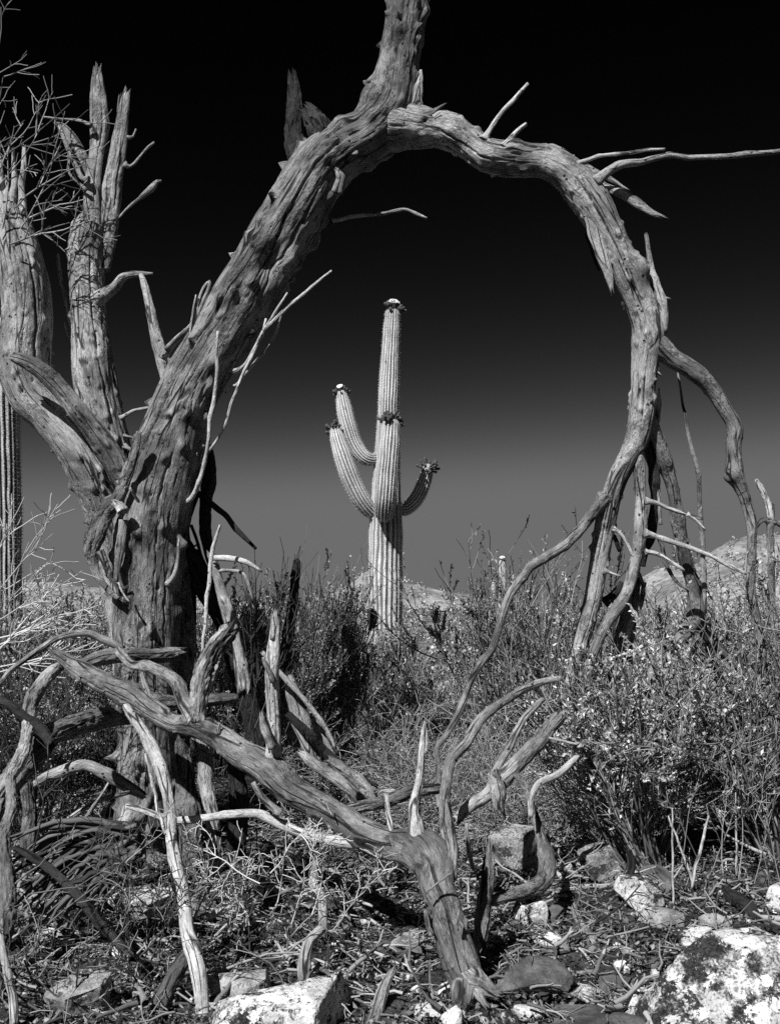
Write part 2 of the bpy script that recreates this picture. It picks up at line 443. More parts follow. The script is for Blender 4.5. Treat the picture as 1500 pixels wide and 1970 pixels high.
    V = C[:, None, :] + T[:, None, :] * ax[..., None] + rad[..., None] * (np.cos(TH)[..., None] * Nn[:, None, :] * flat + np.sin(TH)[..., None] * B[:, None, :])
    wc = np.stack([np.cos(TH) * RR * 1.0, np.sin(TH) * RR, S + ax + seed * 1.7], -1)
    wc[..., 0] += seed * 0.37
    V = V.reshape(-1, 3); wc = wc.reshape(-1, 3)
    i = np.arange(n - 1)[:, None] * seg; j = np.arange(seg)[None, :]; jn = (j + 1) % seg
    Q = np.stack([i + j, i + jn, i + seg + jn, i + seg + j], -1).reshape(-1, 4)
    c0 = V[:seg].mean(0) + T[0] * (0.3 * jag0); c1 = V[-seg:].mean(0) - T[-1] * (0.3 * jag1)
    nv = len(V); V = np.vstack([V, c0, c1]); wc = np.vstack([wc, wc[0] * [0, 0, 1], wc[-1] * [0, 0, 1]])
    jj = np.arange(seg); t0 = np.stack([(jj + 1) % seg, jj, np.full(seg, nv)], 1)
    b_ = (n - 1) * seg; t1 = np.stack([b_ + jj, b_ + (jj + 1) % seg, np.full(seg, nv + 1)], 1)
    return V, Q, np.vstack([t0, t1]), wc

def depths(pts, Y):
    """depths along a traced limb: one number, a (start, end) pair, a full list, or 'g' for lying on the ground"""
    n = len(pts)
    if isinstance(Y, str):
        out = []
        for p in pts:
            y = G(p[0], p[1]); y = G(p[0], p[1], 0.7 * p[2] * y / F); out.append(y)
        return out
    if isinstance(Y, (int, float)): return [Y] * n
    if len(Y) == 2 and n != 2:
        d = np.concatenate([[0], np.cumsum([math.hypot(pts[i+1][0]-pts[i][0], pts[i+1][1]-pts[i][1]) for i in range(n-1)])])
        return list(Y[0] + (Y[1] - Y[0]) * d / d[-1])
    return list(Y)

def limb(name, pts, Y, mat, parent=None, **kw):
    Ys = depths(pts, Y)
    C = [P(p[0], p[1], y) for p, y in zip(pts, Ys)]
    R = [p[2] * y / F for p, y in zip(pts, Ys)]
    V, Q, T, wc = sweep(C, R, **kw)
    return mk(name, V, Q, T, mat, parent, {'wc': ('FLOAT_VECTOR', wc)})

def stick(pts, Y, label, mat=W_GREY, name='stick', cat='stick', **kw):
    kw.setdefault('jag0', pts[0][2] * 0.0022); kw.setdefault('jag1', pts[-1][2] * 0.0022)
    return tag(limb(name, pts, Y, mat, None, **kw), label, cat)

# many thin strands in one mesh (twigs of one plant)
def strands(Ps, Rs, sides=4):
    Nn, k, _ = Ps.shape
    T = np.gradient(Ps, axis=1); T /= np.linalg.norm(T, axis=2, keepdims=True) + 1e-9
    ref = np.where(np.abs(T[..., 2:3]) > 0.9, np.array([1.0, 0, 0]), np.array([0, 0, 1.0]))
    A = np.cross(T, ref); A /= np.linalg.norm(A, axis=2, keepdims=True) + 1e-9
    B = np.cross(T, A)
    th = np.arange(sides) * 2 * math.pi / sides
    V = Ps[:, :, None, :] + Rs[:, :, None, None] * (np.cos(th)[None, None, :, None] * A[:, :, None, :] + np.sin(th)[None, None, :, None] * B[:, :, None, :])
    idx = np.arange(Nn * k * sides).reshape(Nn, k, sides)
    a = idx[:, :-1, :]; b = np.roll(a, -1, 2); d = idx[:, 1:, :]; c = np.roll(d, -1, 2)
    return V.reshape(-1, 3), np.stack([a, b, c, d], -1).reshape(-1, 4)

def unit(v): return v / (np.linalg.norm(v, axis=-1, keepdims=True) + 1e-9)

def grow(rg, base, dirs, L, R, levels, k=6, wob=0.18, up=0.1):
    """branching twigs: returns a list of (points, radii) for each order of branching"""
    out = []
    base, dirs, L, R = (np.asarray(a, float) for a in (base, dirs, L, R))
    for lv in range(len(levels) + 1):
        n = len(base); pts = np.zeros((n, k, 3)); pts[:, 0] = base; d = unit(dirs)
        for i in range(1, k):
            d = unit(d + wob * rg.normal(size=(n, 3)) + np.array([0, 0, up]))
            pts[:, i] = pts[:, i - 1] + d * (L / (k - 1))[:, None]
        rad = R[:, None] * np.linspace(1, 0.45, k)[None, :]
        out.append((pts, rad))
        if lv == len(levels): break
        nc, lr, ang, rr = levels[lv]
        cnt = n * nc; pi = np.repeat(np.arange(n), nc)
        t = rg.uniform(0.22, 1.0, cnt) * (k - 1); i0 = np.minimum(t.astype(int), k - 2); fr = (t - i0)[:, None]
        b = pts[pi, i0] * (1 - fr) + pts[pi, i0 + 1] * fr
        pd = unit(pts[pi, i0 + 1] - pts[pi, i0])
        side = unit(np.cross(pd, rg.normal(size=(cnt, 3))))
        an = ang * rg.uniform(0.6, 1.3, cnt)[:, None]
        base, dirs = b, pd * np.cos(an) + side * np.sin(an)
        L = L[pi] * lr * rg.uniform(0.5, 1.25, cnt); R = R[pi] * rr
    return out

def strand_mesh(name, parts, mat, parent, rg, sides=4, rmin=0.0):
    Vs, Qs, ts, o = [], [], [], 0
    for pts, rad in parts:
        V, Q = strands(pts, np.maximum(rad, rmin), sides)
        Vs.append(V); Qs.append(Q + o); o += len(V)
        ts.append(np.repeat(rg.uniform(0, 1, len(pts)), pts.shape[1] * sides))
    return mk(name, np.vstack(Vs), np.vstack(Qs), None, mat, parent, {'tone': ('FLOAT', np.concatenate(ts))})

def leaves(name, rg, pos, size, mat, parent, aspect=0.25, upb=0.3, bias=None, fold=0.25, tone_pow=2.1, tone=None):
    n = len(pos)
    ax = unit(rg.normal(size=(n, 3)) + np.array([0, 0, upb]) + (0 if bias is None else bias))
    sd = unit(np.cross(ax, rg.normal(size=(n, 3)))); nm = np.cross(ax, sd)
    Ls = size * rg.uniform(0.55, 1.35, n)[:, None]; W = Ls * aspect
    curl = rg.normal(0, 0.25, n)[:, None]
    v0 = pos; v1 = pos + ax * Ls * 0.5 + sd * W + nm * W * fold; v2 = pos + ax * Ls + nm * Ls * curl; v3 = pos + ax * Ls * 0.5 - sd * W + nm * W * fold
    V = np.stack([v0, v1, v2, v3], 1).reshape(-1, 3)
    i = np.arange(n)[:, None] * 4
    T = np.concatenate([i + np.array([[0, 1, 2]]), i + np.array([[0, 2, 3]])], 0)
    tn = rg.uniform(0, 1, n) ** tone_pow
    if tone is not None: tn = 0.5 * tn + 0.5 * tone
    tn = np.repeat(tn, 4)
    return mk(name, V, None, T, mat, parent, {'tone': ('FLOAT', tn)}, smooth=False)

def along(rg, pts, n, t0=0.2):
    m, k, _ = pts.shape
    i = rg.integers(0, m, n); t = rg.uniform(t0, 1, n) * (k - 1); a = np.minimum(t.astype(int), k - 2); f = (t - a)[:, None]
    return pts[i, a] * (1 - f) + pts[i, a + 1] * f

# ------------------------------------------------------------------ ground and hills
def grid_mesh(name, xs_of, ys, zf, mat, kind, nx):
    Y = np.repeat(ys, nx); X = (xs_of(ys)[:, None] * np.linspace(-1, 1, nx)[None, :]).ravel()
    Z = zf(X, Y); n = len(ys)
    i = np.arange(n - 1)[:, None] * nx; j = np.arange(nx - 1)[None, :]
    Q = np.stack([i + j, i + j + 1, i + nx + j + 1, i + nx + j], -1).reshape(-1, 4)
    o = mk(name, np.stack([X, Y, Z], 1), Q, None, mat, None, origin=(0, 0, 0)); o["kind"] = kind
    return o
ys = np.concatenate([np.linspace(-30, 2.0, 24), np.linspace(2.1, 8, 210), np.geomspace(8.05, 60, 130), np.geomspace(62, 3000, 50)])
def ground_z(X, Y):
    z = gz(X, Y)
    k = sstep(30, 8, Y)
    z = z + k * (0.035 * fbm(X * 4, Y * 4, 0 * X, 31, 4) + 0.016 * fbm(X * 17, Y * 17, 0 * X, 37, 3))
    return z
ground = grid_mesh('ground', lambda y: np.clip(np.abs(y) * 0.9 + 4.5, 4.5, 2500), ys, ground_z, GROUND_M, 'structure', 260)

def hill(name, cx, cy, halfw, halfd, crest, seed, slabel, rough=0.12, base=-3.0):
    """a hill: crest profile given as photo pixels (px, py) at depth cy"""
    nx, ny = 260, 140
    xs = np.linspace(-1, 1, nx); yy = np.linspace(-1, 1, ny)
    X, Yg = np.meshgrid(cx + xs * halfw, cy + yy * halfd)
    cp = np.array([P(a, b, cy) for a, b in crest])
    top = np.interp(X, cp[:, 0], cp[:, 2], left=base, right=base)
    prof = np.clip(1 - np.abs((Yg - cy) / halfd), 0, 1) ** 0.8
    H = top - base
    Z = base + H * prof
    Z = Z + H * rough * prof * fbm(X / 14, Yg / 14, 0 * X, seed, 5) + 0.35 * prof * fbm(X / 2.5, Yg / 2.5, 0 * X, seed + 3, 3)
    i = np.arange(ny - 1)[:, None] * nx; j = np.arange(nx - 1)[None, :]
    Q = np.stack([i + j, i + j + 1, i + nx + j + 1, i + nx + j], -1).reshape(-1, 4)
    o = mk(name, np.stack([X, Yg, Z], -1).reshape(-1, 3), Q, None, HILL_M, None); o["kind"] = 'structure'
    rg = np.random.default_rng(seed); k = 420
    ii = rg.integers(2, ny // 2 + 2, k); jj = rg.integers(2, nx - 2, k); c = np.stack([X[ii, jj], Yg[ii, jj], Z[ii, jj]], 1)
    c = c[prof[ii, jj] * H[ii, jj] > 1.0]; sc_ = cy / 200
    q = np.repeat(c, 14, 0); q = q + rg.normal(0, 0.45, q.shape) * np.array([1, 1, 0.5]) * sc_ + np.array([0, 0, 0.3 * sc_])
    h_ = leaves('hillside_scrub', rg, q, 0.42 * sc_, LEAF_FINE, None, 0.45, 0.4); tag(h_, slabel, 'scrub', None, 'stuff')
    return o
hill('hill', P(790, 0, 190)[0], 190, 42, 70, [(560, 1180), (640, 1143), (688, 1112), (706, 1098), (732, 1108), (775, 1124), (830, 1133), (900, 1146), (1000, 1168), (1060, 1186)], 5, 'specks of dark scrub on the low hill behind the tall saguaro', 0.10)
hill('hill', P(1440, 0, 260)[0], 260, 48, 90, [(1180, 1180), (1230, 1112), (1262, 1096), (1290, 1088), (1330, 1094), (1370, 1066), (1400, 1042), (1440, 1030), (1500, 1028), (1580, 1040), (1700, 1120)], 15, 'specks of dark scrub on the rounded hill at right', 0.06)
hill('hill', P(90, 0, 420)[0], 420, 110, 120, [(-300, 1150), (-80, 1124), (40, 1122), (90, 1120), (150, 1128), (220, 1133), (330, 1142), (430, 1150), (560, 1172)], 25, 'specks of dark scrub on the far ridge at left', 0.05)

# ------------------------------------------------------------------ saguaros
def ribbed(name, pts, Y, nrib, parent, cap=True, dome=1.0, flare=False, depth=0.15, spines=0.7):
    Ys = depths(pts, Y)
    C = [P(p[0], p[1], y) for p, y in zip(pts, Ys)]; R = [p[2] * y / F for p, y in zip(pts, Ys)]
    C, R = resample(C, R, np.mean(R) * 0.22)
    # dome the tip
    if cap:
        T = unit(C[-1] - C[-2]); r = R[-1]; a = np.linspace(0, math.pi / 2 * 0.97, 9)[1:]
        C = np.vstack([C, C[-1] + T[None, :] * (np.sin(a) * r * dome)[:, None]]); R = np.concatenate([R, r * np.cos(a)])
    n = len(C); seg = nrib * 8
    T = unit(np.gradient(C, axis=0)); Nn = np.zeros_like(C)
    ref = np.array([0, -1.0, 0.0]) if abs(T[0][1]) < 0.9 else np.array([0, 0, -1.0])
    v = ref - (ref @ T[0]) * T[0]; Nn[0] = unit(v)
    for i in range(1, n):
        v = Nn[i - 1] - (Nn[i - 1] @ T[i]) * T[i]; Nn[i] = unit(v)
    B = np.cross(T, Nn); s = np.concatenate([[0], np.cumsum(np.linalg.norm(np.diff(C, axis=0), axis=1))])
    th = np.linspace(0, 2 * math.pi, seg, endpoint=False); TH, S = np.meshgrid(th, s)
    wv = 0.07 * vn(S * 1.7, np.cos(TH) * 2, np.sin(TH) * 2, 5) + 0.03 * vn(S * 6, np.cos(TH) * 4, np.sin(TH) * 4, 6)
    crest = np.abs(np.cos((TH + wv) * nrib / 2)) ** 1.0
    rib = 1 - (1 - crest) ** 1.6
    rad = R[:, None] * (1 - depth + depth * 1.25 * rib) * (1 + 0.035 * vn(S * 2.2, 0 * S, 0 * S + 3, 8) + 0.012 * vn(S * 14, TH * 3, 0 * S, 9))
    V = C[:, None, :] + rad[..., None] * (np.cos(TH)[..., None] * Nn[:, None, :] + np.sin(TH)[..., None] * B[:, None, :])
    wc = np.stack([np.cos(TH) * R[:, None], np.sin(TH) * R[:, None], S], -1).reshape(-1, 3)
    V = V.reshape(-1, 3); nv = len(V)
    i = np.arange(n - 1)[:, None] * seg; j = np.arange(seg)[None, :]; jn = (j + 1) % seg
    Q = np.stack([i + j, i + jn, i + seg + jn, i + seg + j], -1).reshape(-1, 4)
    V = np.vstack([V, C[-1], C[0]]); b_ = (n - 1) * seg; jj = np.arange(seg)
    Tt = np.vstack([np.stack([b_ + jj, b_ + (jj + 1) % seg, np.full(seg, nv)], 1), np.stack([(jj + 1) % seg, jj, np.full(seg, nv + 1)], 1)])
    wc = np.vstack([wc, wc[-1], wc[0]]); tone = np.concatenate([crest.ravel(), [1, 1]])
    rg = np.random.default_rng(int(abs(C[0][0]) * 100) + nrib)
    if spines:
        cr = [np.argmax(np.where(np.abs(th - q * 2 * math.pi / nrib) < math.pi / nrib, 1, 0)) for q in range(nrib)]
        rows = np.arange(2, n - 1, max(1, int(round(0.035 / (s[-1] / n)))))
        jc = (np.arange(nrib) * 8) % seg
        ii, jj_ = np.meshgrid(rows, jc, indexing='ij')
        Pc = V[(ii * seg + jj_).ravel()]; outw = unit(Pc - C[ii.ravel()])
        Pc = np.repeat(Pc, 4, 0); outw = np.repeat(outw, 4, 0)
        dd = unit(outw + rg.normal(0, 0.55, Pc.shape)); Ls = rg.uniform(0.015, 0.042, len(Pc))[:, None] * spines
        sp = np.stack([Pc - outw * 0.004, Pc + dd * Ls], 1)
        Vs, Qs = strands(sp, np.tile(np.array([0.0016, 0.0009]) * spines, (len(sp), 1)), 3)
        so = mk('spines', Vs, Qs, None, PALE_TW, parent, {'tone': ('FLOAT', np.repeat(rg.uniform(0, 0.7, len(sp)), 6))}); so['kind'] = 'stuff'
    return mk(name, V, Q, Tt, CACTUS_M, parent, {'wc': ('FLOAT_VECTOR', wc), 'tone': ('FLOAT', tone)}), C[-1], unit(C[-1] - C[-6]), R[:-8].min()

def lathe_pts(prof, c, axis, seg=8):
    axis = unit(axis); ref = np.array([1.0, 0, 0]) if abs(axis[0]) < 0.8 else np.array([0, 1.0, 0])
    a = unit(np.cross(axis, ref)); b = np.cross(axis, a); th = np.arange(seg) * 2 * math.pi / seg
    V = np.concatenate([c + axis * z + r * (np.cos(th)[:, None] * a + np.sin(th)[:, None] * b) for z, r in prof])
    n = len(prof); i = np.arange(n - 1)[:, None] * seg; j = np.arange(seg)[None, :]; jn = (j + 1) % seg
    return V, np.stack([i + j, i + jn, i + seg + jn, i + seg + j], -1).reshape(-1, 4)

def bud_crown(parent, tip, axis, r, rg, n=26, blooms=0, ring=False):
    """buds radiating from the tip of a saguaro stem"""
    Vs, Qs, o = [], [], 0
    ref = np.array([0, 1.0, 0]); a = unit(np.cross(axis, ref)); b = np.cross(axis, a)
    for q in range(n):
        ph = rg.uniform(0, 2 * math.pi)
        if math.sin(ph * 3 + n) < -0.55 and rg.random() < 0.7: ph += 0.8
        tilt = rg.uniform(0.5, 1.45) if ring else rg.uniform(0.1, 1.4)
        d = axis * math.cos(tilt) + (a * math.cos(ph) + b * math.sin(ph)) * math.sin(tilt)
        c = tip - axis * r * (1 - math.cos(tilt)) * 0.9 + (a * math.cos(ph) + b * math.sin(ph)) * math.sin(tilt) * r * 0.8
        ln = r * rg.uniform(0.4, 1.1); w = r * rg.uniform(0.14, 0.21)
        V, Q = lathe_pts([(0, w * 0.5), (ln * 0.35, w * 0.75), (ln * 0.7, w * 1.15), (ln * 0.9, w * 1.0), (ln, w * 0.15)], c, d, 7)
        Vs.append(V); Qs.append(Q + o); o += len(V)
    cr = mk('bud_crown', np.vstack(Vs), np.vstack(Qs), None, BUD_M, parent)
    for q in range(blooms):
        ph = math.pi / 2 + (q - (blooms - 1) / 2) * 0.75 + rg.uniform(-0.2, 0.2); tilt = rg.uniform(0.35, 0.95)
        d = axis * math.cos(tilt) + (a * math.cos(ph) + b * math.sin(ph)) * math.sin(tilt)
        c = tip + d * r * 0.62
        V, Q = lathe_pts([(-r * .5, r * .12), (0, r * 0.18), (r * 0.2, r * 0.30), (r * 0.32, r * 0.55), (r * 0.27, r * 0.58), (r * 0.16, r * 0.24), (r * 0.14, r * 0.02)], c, d, 12)
        mk('blossom', V, Q, None, PETAL_M, cr)

def saguaro_main():
    Y = 15.0; rg = np.random.default_rng(3)
    root = empty('saguaro', P(741, 1215, Y), 'tall ribbed saguaro with four arms framed inside the dead tree arch', 'cactus')
    _, t, a, r = ribbed('trunk', [(741, 1245, 31), (741, 1166, 32), (741, 1100, 32), (742, 1040, 31), (742, 1000, 29), (743, 940, 26), (745, 880, 23.5), (747, 780, 19), (750, 700, 17.5), (753, 640, 16), (755, 606, 13.5)], Y, 20, root)
    bud_crown(root, t, a, r * 1.15, rg, 30, 5)
    # front arm: grows toward the camera, then up
    _, t, a, r = ribbed('arm', [(741, 968, 13), (740, 985, 16), (739, 984, 18), (741, 960, 19.5), (745, 910, 20.5), (749, 860, 19.5), (752, 819, 15.5)], [15.0, 14.75, 14.5, 14.36, 14.32, 14.32, 14.34], 18, root)
    bud_crown(root, t, a, r * 1.25, rg, 60, 0, True)
    _, t, a, r = ribbed('arm', [(728, 876, 9), (717, 884, 11), (702, 881, 13), (685, 860, 14.5), (672, 826, 14.8), (663, 790, 14.4), (658, 762, 11.5)], [15.0, 14.95, 14.9, 14.9, 14.9, 14.95, 15.0], 16, root)
    bud_crown(root, t, a, r * 1.25, rg, 44, 1, True)
    _, t, a, r = ribbed('arm', [(722, 985, 12), (710, 980, 15), (692, 956, 17), (673, 916, 17.5), (659, 876, 16.5), (650, 848, 14), (646, 832, 11.5)], [15.0, 14.9, 14.8, 14.75, 14.75, 14.8, 14.85], 16, root)
    bud_crown(root, t, a, r * 1.2, rg, 40, 0, True)
    _, t, a, r = ribbed('arm', [(762, 980, 10), (781, 978, 13), (799, 962, 13.5), (812, 938, 13.2), (820, 914, 11.5), (823, 903, 10)], [15.0, 15.05, 15.1, 15.1, 15.1, 15.05], 15, root)
    bud_crown(root, t, a, r * 1.4, rg, 46, 0, True)
    # woodpecker hole on the stem
    V, Q = lathe_pts([(0.0, 0.024), (0.008, 0.022), (0.003, 0.012), (-0.004, 0.002)], P(743, 696, Y - 0.122), np.array([-0.3, -1, 0.0]), 12)
    mk('nest_hole', V, Q, None, W_DARK, root)
saguaro_main()

def saguaro_left():
    Y = 10.0
    root = empty('saguaro', P(-12, 1330, Y), 'close ribbed saguaro column cut by the left edge behind the dead tree', 'cactus')
    ribbed('trunk', [(6, 1340, 35), (5, 1180, 35), (3, 1000, 35), (1, 850, 34), (0, 760, 34), (0, 680, 32), (0, 640, 28)], Y, 24, root)
saguaro_left()

def saguaro_far(px, ytop, ybase, r, Y, label, blooms):
    rg = np.random.default_rng(int(px))
    root = empty('saguaro', P(px, ybase, Y), label, 'cactus', 'young saguaros on the slope behind the brush')
    _, t, a, rr = ribbed('trunk', [(px, ybase, r), (px, (ytop + ybase) / 2, r), (px, ytop + r, r * 0.85)], Y, 14, root, spines=0)
    bud_crown(root, t, a, rr, rg, 14, blooms)
saguaro_far(966, 1075, 1240, 7.5, 26, 'small far saguaro topped with pale blossoms above the brush right of centre', 3)
saguaro_far(949, 1118, 1240, 4.5, 34, 'thin far saguaro half hidden left of the small blossoming one', 1)

def cholla():
    root = empty('cholla', P(1480, 1180, 9), 'gnarled spotted cholla stem curling up at the right edge before the hill', 'cactus')
    k = dict(rough=1.0, bark=2.2, lobes=0.2)
    limb('stem', [(1486, 1230, 6), (1484, 1120, 6), (1482, 1040, 6), (1481, 995, 7)], 9, W_BARK, root, **k)
    limb('arm', [(1481, 1000, 6.5), (1478, 975, 6), (1471, 952, 5.5), (1462, 935, 4.5), (1453, 922, 2.5)], 9, W_PALE, root, **k)
    limb('arm', [(1483, 1010, 5), (1466, 999, 5), (1454, 1008, 4.5), (1448, 1024, 3)], 9, W_BARK, root, **k)
    limb('arm', [(1482, 1005, 6), (1496, 1008, 6), (1512, 1020, 5), (1530, 1022, 4)], 9, W_BARK, root, **k)
    limb('arm', [(1482, 1000, 5), (1485, 985, 4), (1486, 968, 2.5)], 9, W_BARK, root, **k)
cholla()

# ------------------------------------------------------------------ the big dead tree
def dead_tree():
    root = empty('dead_tree', P(285, 1640, 5.5), 'big weathered dead tree whose main limb bends over into an arch', 'tree')
    TW = dict(flare0=0.5)
    # main trunk, leaning right, bending into the arch and going up out of the frame
    trunk = limb('trunk', [(292, 1680, 84), (288, 1600, 70), (284, 1500, 62), (281, 1380, 59), (279, 1243, 59), (279, 1150, 60), (284, 1083, 63), (289, 1010, 66), (306, 935, 66), (328, 867, 63), (350, 800, 60), (372, 747, 59), (403, 690, 58), (446, 614, 56), (497, 532, 55), (541, 455, 58), (578, 390, 60), (615, 330, 58), (662, 288, 52), (712, 258, 48), (748, 215, 47), (760, 160, 42), (768, 110, 37.5), (777, 57, 36.5), (786, 0, 36.5), (800, -90, 35)],
         [5.5]*14 + [5.48, 5.45, 5.42, 5.4, 5.4, 5.4, 5.4, 5.4, 5.4, 5.4, 5.4, 5.42], W_TRUNK, root, rough=1.25, nknots=190, maxseg=190, kink=0.05, twist=0.12, wob=0.02, lobes=0.09,
         grooves=[(0.30, 0.50, -0.75, -0.35, 0.06, 0.22), (0.50, 0.62, -0.5, -0.1, 0.06, 0.16), (0.10, 0.24, 0.1, -0.05, 0.035, 0.10), (0.08, 0.40, 0.55, 0.35, 0.03, 0.08), (0.12, 0.34, -0.3, -0.1, 0.03, 0.08), (0.62, 0.78, 0.3, 0.0, 0.06, 0.16), (0.64, 0.76, -0.45, -0.7, 0.05, 0.14), (0.60, 0.74, 0.75, 0.6, 0.06, 0.16), (0.35, 0.44, 0.3, 0.4, 0.04, 0.10), (0.22, 0.34, 0.85, 0.75, 0.03, 0.08), (0.70, 0.95, 0.5, 0.8, 0.05, 0.08), (0.40, 0.55, 0.0, 0.15, 0.03, 0.07)],
         knots=[(0.605, -0.35, 0.045, 0.035), (0.415, -0.2, 0.05, 0.03), (0.36, 0.25, 0.06, 0.03), (0.47, 0.35, 0.045, 0.035), (0.44, -0.1, 0.045, 0.03), (0.53, 0.45, 0.035, 0.03), (0.30, -0.6, 0.05, 0.04), (0.645, 0.45, 0.075, -0.09), (0.25, 0.3, 0.035, 0.025), (0.20, -0.35, 0.03, 0.02), (0.16, 0.55, 0.035, 0.025), (0.655, 0.8, 0.05, 0.04)])
    # the arch
    limb('limb', [(752, 240, 46), (800, 244, 38), (850, 252, 31), (900, 276, 29), (945, 303, 30), (1000, 309, 32), (1050, 309, 32), (1095, 334, 33), (1135, 380, 32), (1168, 437, 29), (1194, 490, 28), (1214, 540, 29), (1234, 590, 32), (1245, 640, 32), (1238, 700, 24), (1234, 750, 22), (1231, 790, 24), (1224, 833, 23), (1206, 880, 20.5), (1187, 920, 19), (1171, 970, 19), (1159, 1030, 17.5), (1147, 1100, 16), (1138, 1150, 16), (1126, 1200, 14), (1112, 1250, 12), (1096, 1310, 10), (1080, 1370, 8)],
         [5.4, 5.38, 5.36, 5.33, 5.3, 5.28, 5.27, 5.26, 5.26, 5.26, 5.27, 5.28, 5.3, 5.3, 5.32, 5.34, 5.35, 5.37, 5.39, 5.41, 5.44, 5.47, 5.5, 5.53, 5.55, 5.57, 5.6, 5.63], W_GREY, root, rough=1.35, nknots=95, kink=0.12, jag1=0.03, wob=0.02, lobes=0.10, twist=0.1,
         grooves=[(0.26, 0.52, 0.25, 0.45, 0.12, 0.4), (0.01, 0.17, -0.4, -0.1, 0.08, 0.2), (0.04, 0.2, 0.4, 0.6, 0.07, 0.18), (0.14, 0.29, -0.5, -0.3, 0.06, 0.16), (0.52, 0.6, 0.1, 0.15, 0.12, 0.35), (0.2, 0.27, 0.3, 0.2, 0.05, 0.14), (0.68, 0.83, 0.2, 0.35, 0.12, 0.35), (0.8, 0.93, -0.2, 0.1, 0.08, 0.2)],
         knots=[(0.09, -0.2, 0.06, 0.045), (0.15, 0.3, 0.05, 0.04), (0.18, -0.3, 0.04, 0.05), (0.40, -0.9, 0.05, 0.05)])
    # left leg and its low drooping side branch
    a1 = limb('branch', [(1163, 958, 12), (1140, 986, 11), (1110, 1026, 10), (1070, 1060, 9), (1040, 1082, 9), (1002, 1115, 8.5), (977, 1150, 8), (958, 1205, 7.5), (941, 1253, 7), (908, 1311, 6.5), (883, 1370, 6.5), (858, 1415, 6), (841, 1440, 5), (845, 1470, 5), (846, 1560, 5)], (5.42, 4.6), W_TRUNK, root, rough=1.2, nknots=26, flare0=0.6)
    # right leg, footed in a Y
    limb('branch', [(1232, 770, 12), (1238, 795, 18), (1248, 817, 19), (1263, 843, 15.5), (1281, 890, 14.5), (1298, 940, 13), (1308, 990, 12.5), (1318, 1045, 12.5), (1328, 1100, 13), (1338, 1150, 17), (1333, 1195, 18), (1304, 1234, 13), (1275, 1258, 10), (1238, 1322, 12), (1214, 1352, 9)], (5.38, 5.75), W_TRUNK, root, rough=1.2, nknots=30, jag1=0.02)
    limb('branch', [(1334, 1185, 14), (1352, 1218, 12), (1375, 1243, 9), (1410, 1275, 8), (1440, 1308, 7), (1467, 1344, 6), (1490, 1420, 5)], 5.7, W_TRUNK, root, flare0=0.3)
    # middle leg
    limb('branch', [(1222, 850, 12), (1228, 880, 11.5), (1233, 933, 11), (1236, 980, 11), (1235, 1020, 12.5), (1231, 1058, 11), (1220, 1095, 12), (1206, 1132, 12), (1183, 1168, 12), (1163, 1202, 10), (1146, 1250, 8), (1128, 1320, 6)], (5.38, 5.45), W_GREY, root, rough=1.1, nknots=20, jag1=0.02)
    limb('trunk', [(1222, 1120, 10), (1213, 1170, 17), (1206, 1220, 21), (1203, 1280, 24), (1200, 1360, 26), (1196, 1480, 28)], 5.9, W_BARK, root, bark=1.2, rough=1.5, jag0=0.05)
    limb('branch', [(1238, 1120, 5), (1232, 1161, 5), (1207, 1216, 5), (1185, 1297, 5), (1176, 1350, 4)], 5.55, W_GREY, root, rough=1.2)
    limb('twig', [(1222, 1085, 3), (1238, 1125, 3), (1262, 1182, 3), (1286, 1232, 2.4)], 5.5, W_GREY, root)
    limb('twig', [(1236, 1242, 3.5), (1218, 1253, 3), (1190, 1262, 2.5), (1165, 1268, 2)], 5.5, W_PALE, root)
    limb('twig', [(1219, 1255, 3.2), (1220, 1300, 3), (1217, 1345, 2.5)], 5.5, W_PALE, root)
    limb('twig', [(1180, 1030, 4), (1187, 1048, 4), (1190, 1062, 2)], 5.45, W_DARK, root)
    limb('branch', [(1160, 1160, 10), (1172, 1150, 8), (1186, 1135, 7), (1195, 1120, 5)], 5.6, W_DARK, root)
    for pts, y in (([(1240, 964, 5), (1262, 969, 4), (1283, 977, 4), (1320, 988, 3.6), (1351, 998, 3)], 5.28), ([(1320, 988, 3), (1338, 1003, 2.6), (1356, 1020, 2)], 5.28),
                   ([(1238, 1026, 6), (1262, 1031, 5), (1283, 1037, 5), (1320, 1048, 5), (1367, 1067, 4.5), (1405, 1090, 4), (1435, 1104, 3)], 5.27),
                   ([(1240, 1062, 4), (1256, 1063, 4), (1270, 1068, 4), (1293, 1083, 3.6), (1315, 1098, 3)], 5.3), ([(1178, 1017, 4), (1190, 1025, 3), (1208, 1050, 3), (1222, 1082, 2)], 5.4),
                   ([(1160, 1098, 4), (1175, 1102, 2.5), (1192, 1108, 2)], 5.45)):
        limb('twig', pts, y, W_PALE, root, rough=0.8, flare0=0.8)
    limb('branch', [(1250, 820, 12), (1257, 867, 11), (1260, 920, 10), (1263, 953, 9), (1258, 1000, 10), (1255, 1035, 9), (1244, 1060, 7), (1236, 1090, 5)], (5.45, 5.62), W_DARK, root, nknots=10)
    limb('twig', [(1235, 850, 3), (1246, 885, 4), (1257, 917, 4), (1268, 955, 4), (1270, 1010, 3.5)], 5.5, W_GREY, root)
    limb('twig', [(1264, 1030, 4), (1285, 1090, 4), (1302, 1120, 3), (1325, 1136, 3)], 5.6, W_TRUNK, root)
    limb('splinter', [(1262, 812, 6), (1265, 780, 5), (1267, 747, 1.5)], 5.42, W_PALE, root)
    limb('splinter', [(1276, 640, 8), (1277, 605, 9), (1272, 575, 9), (1262, 545, 8), (1254, 515, 6), (1248, 485, 5), (1243, 457, 4)], (5.28, 5.3), W_GREY, root, jag1=0.03, nknots=8)
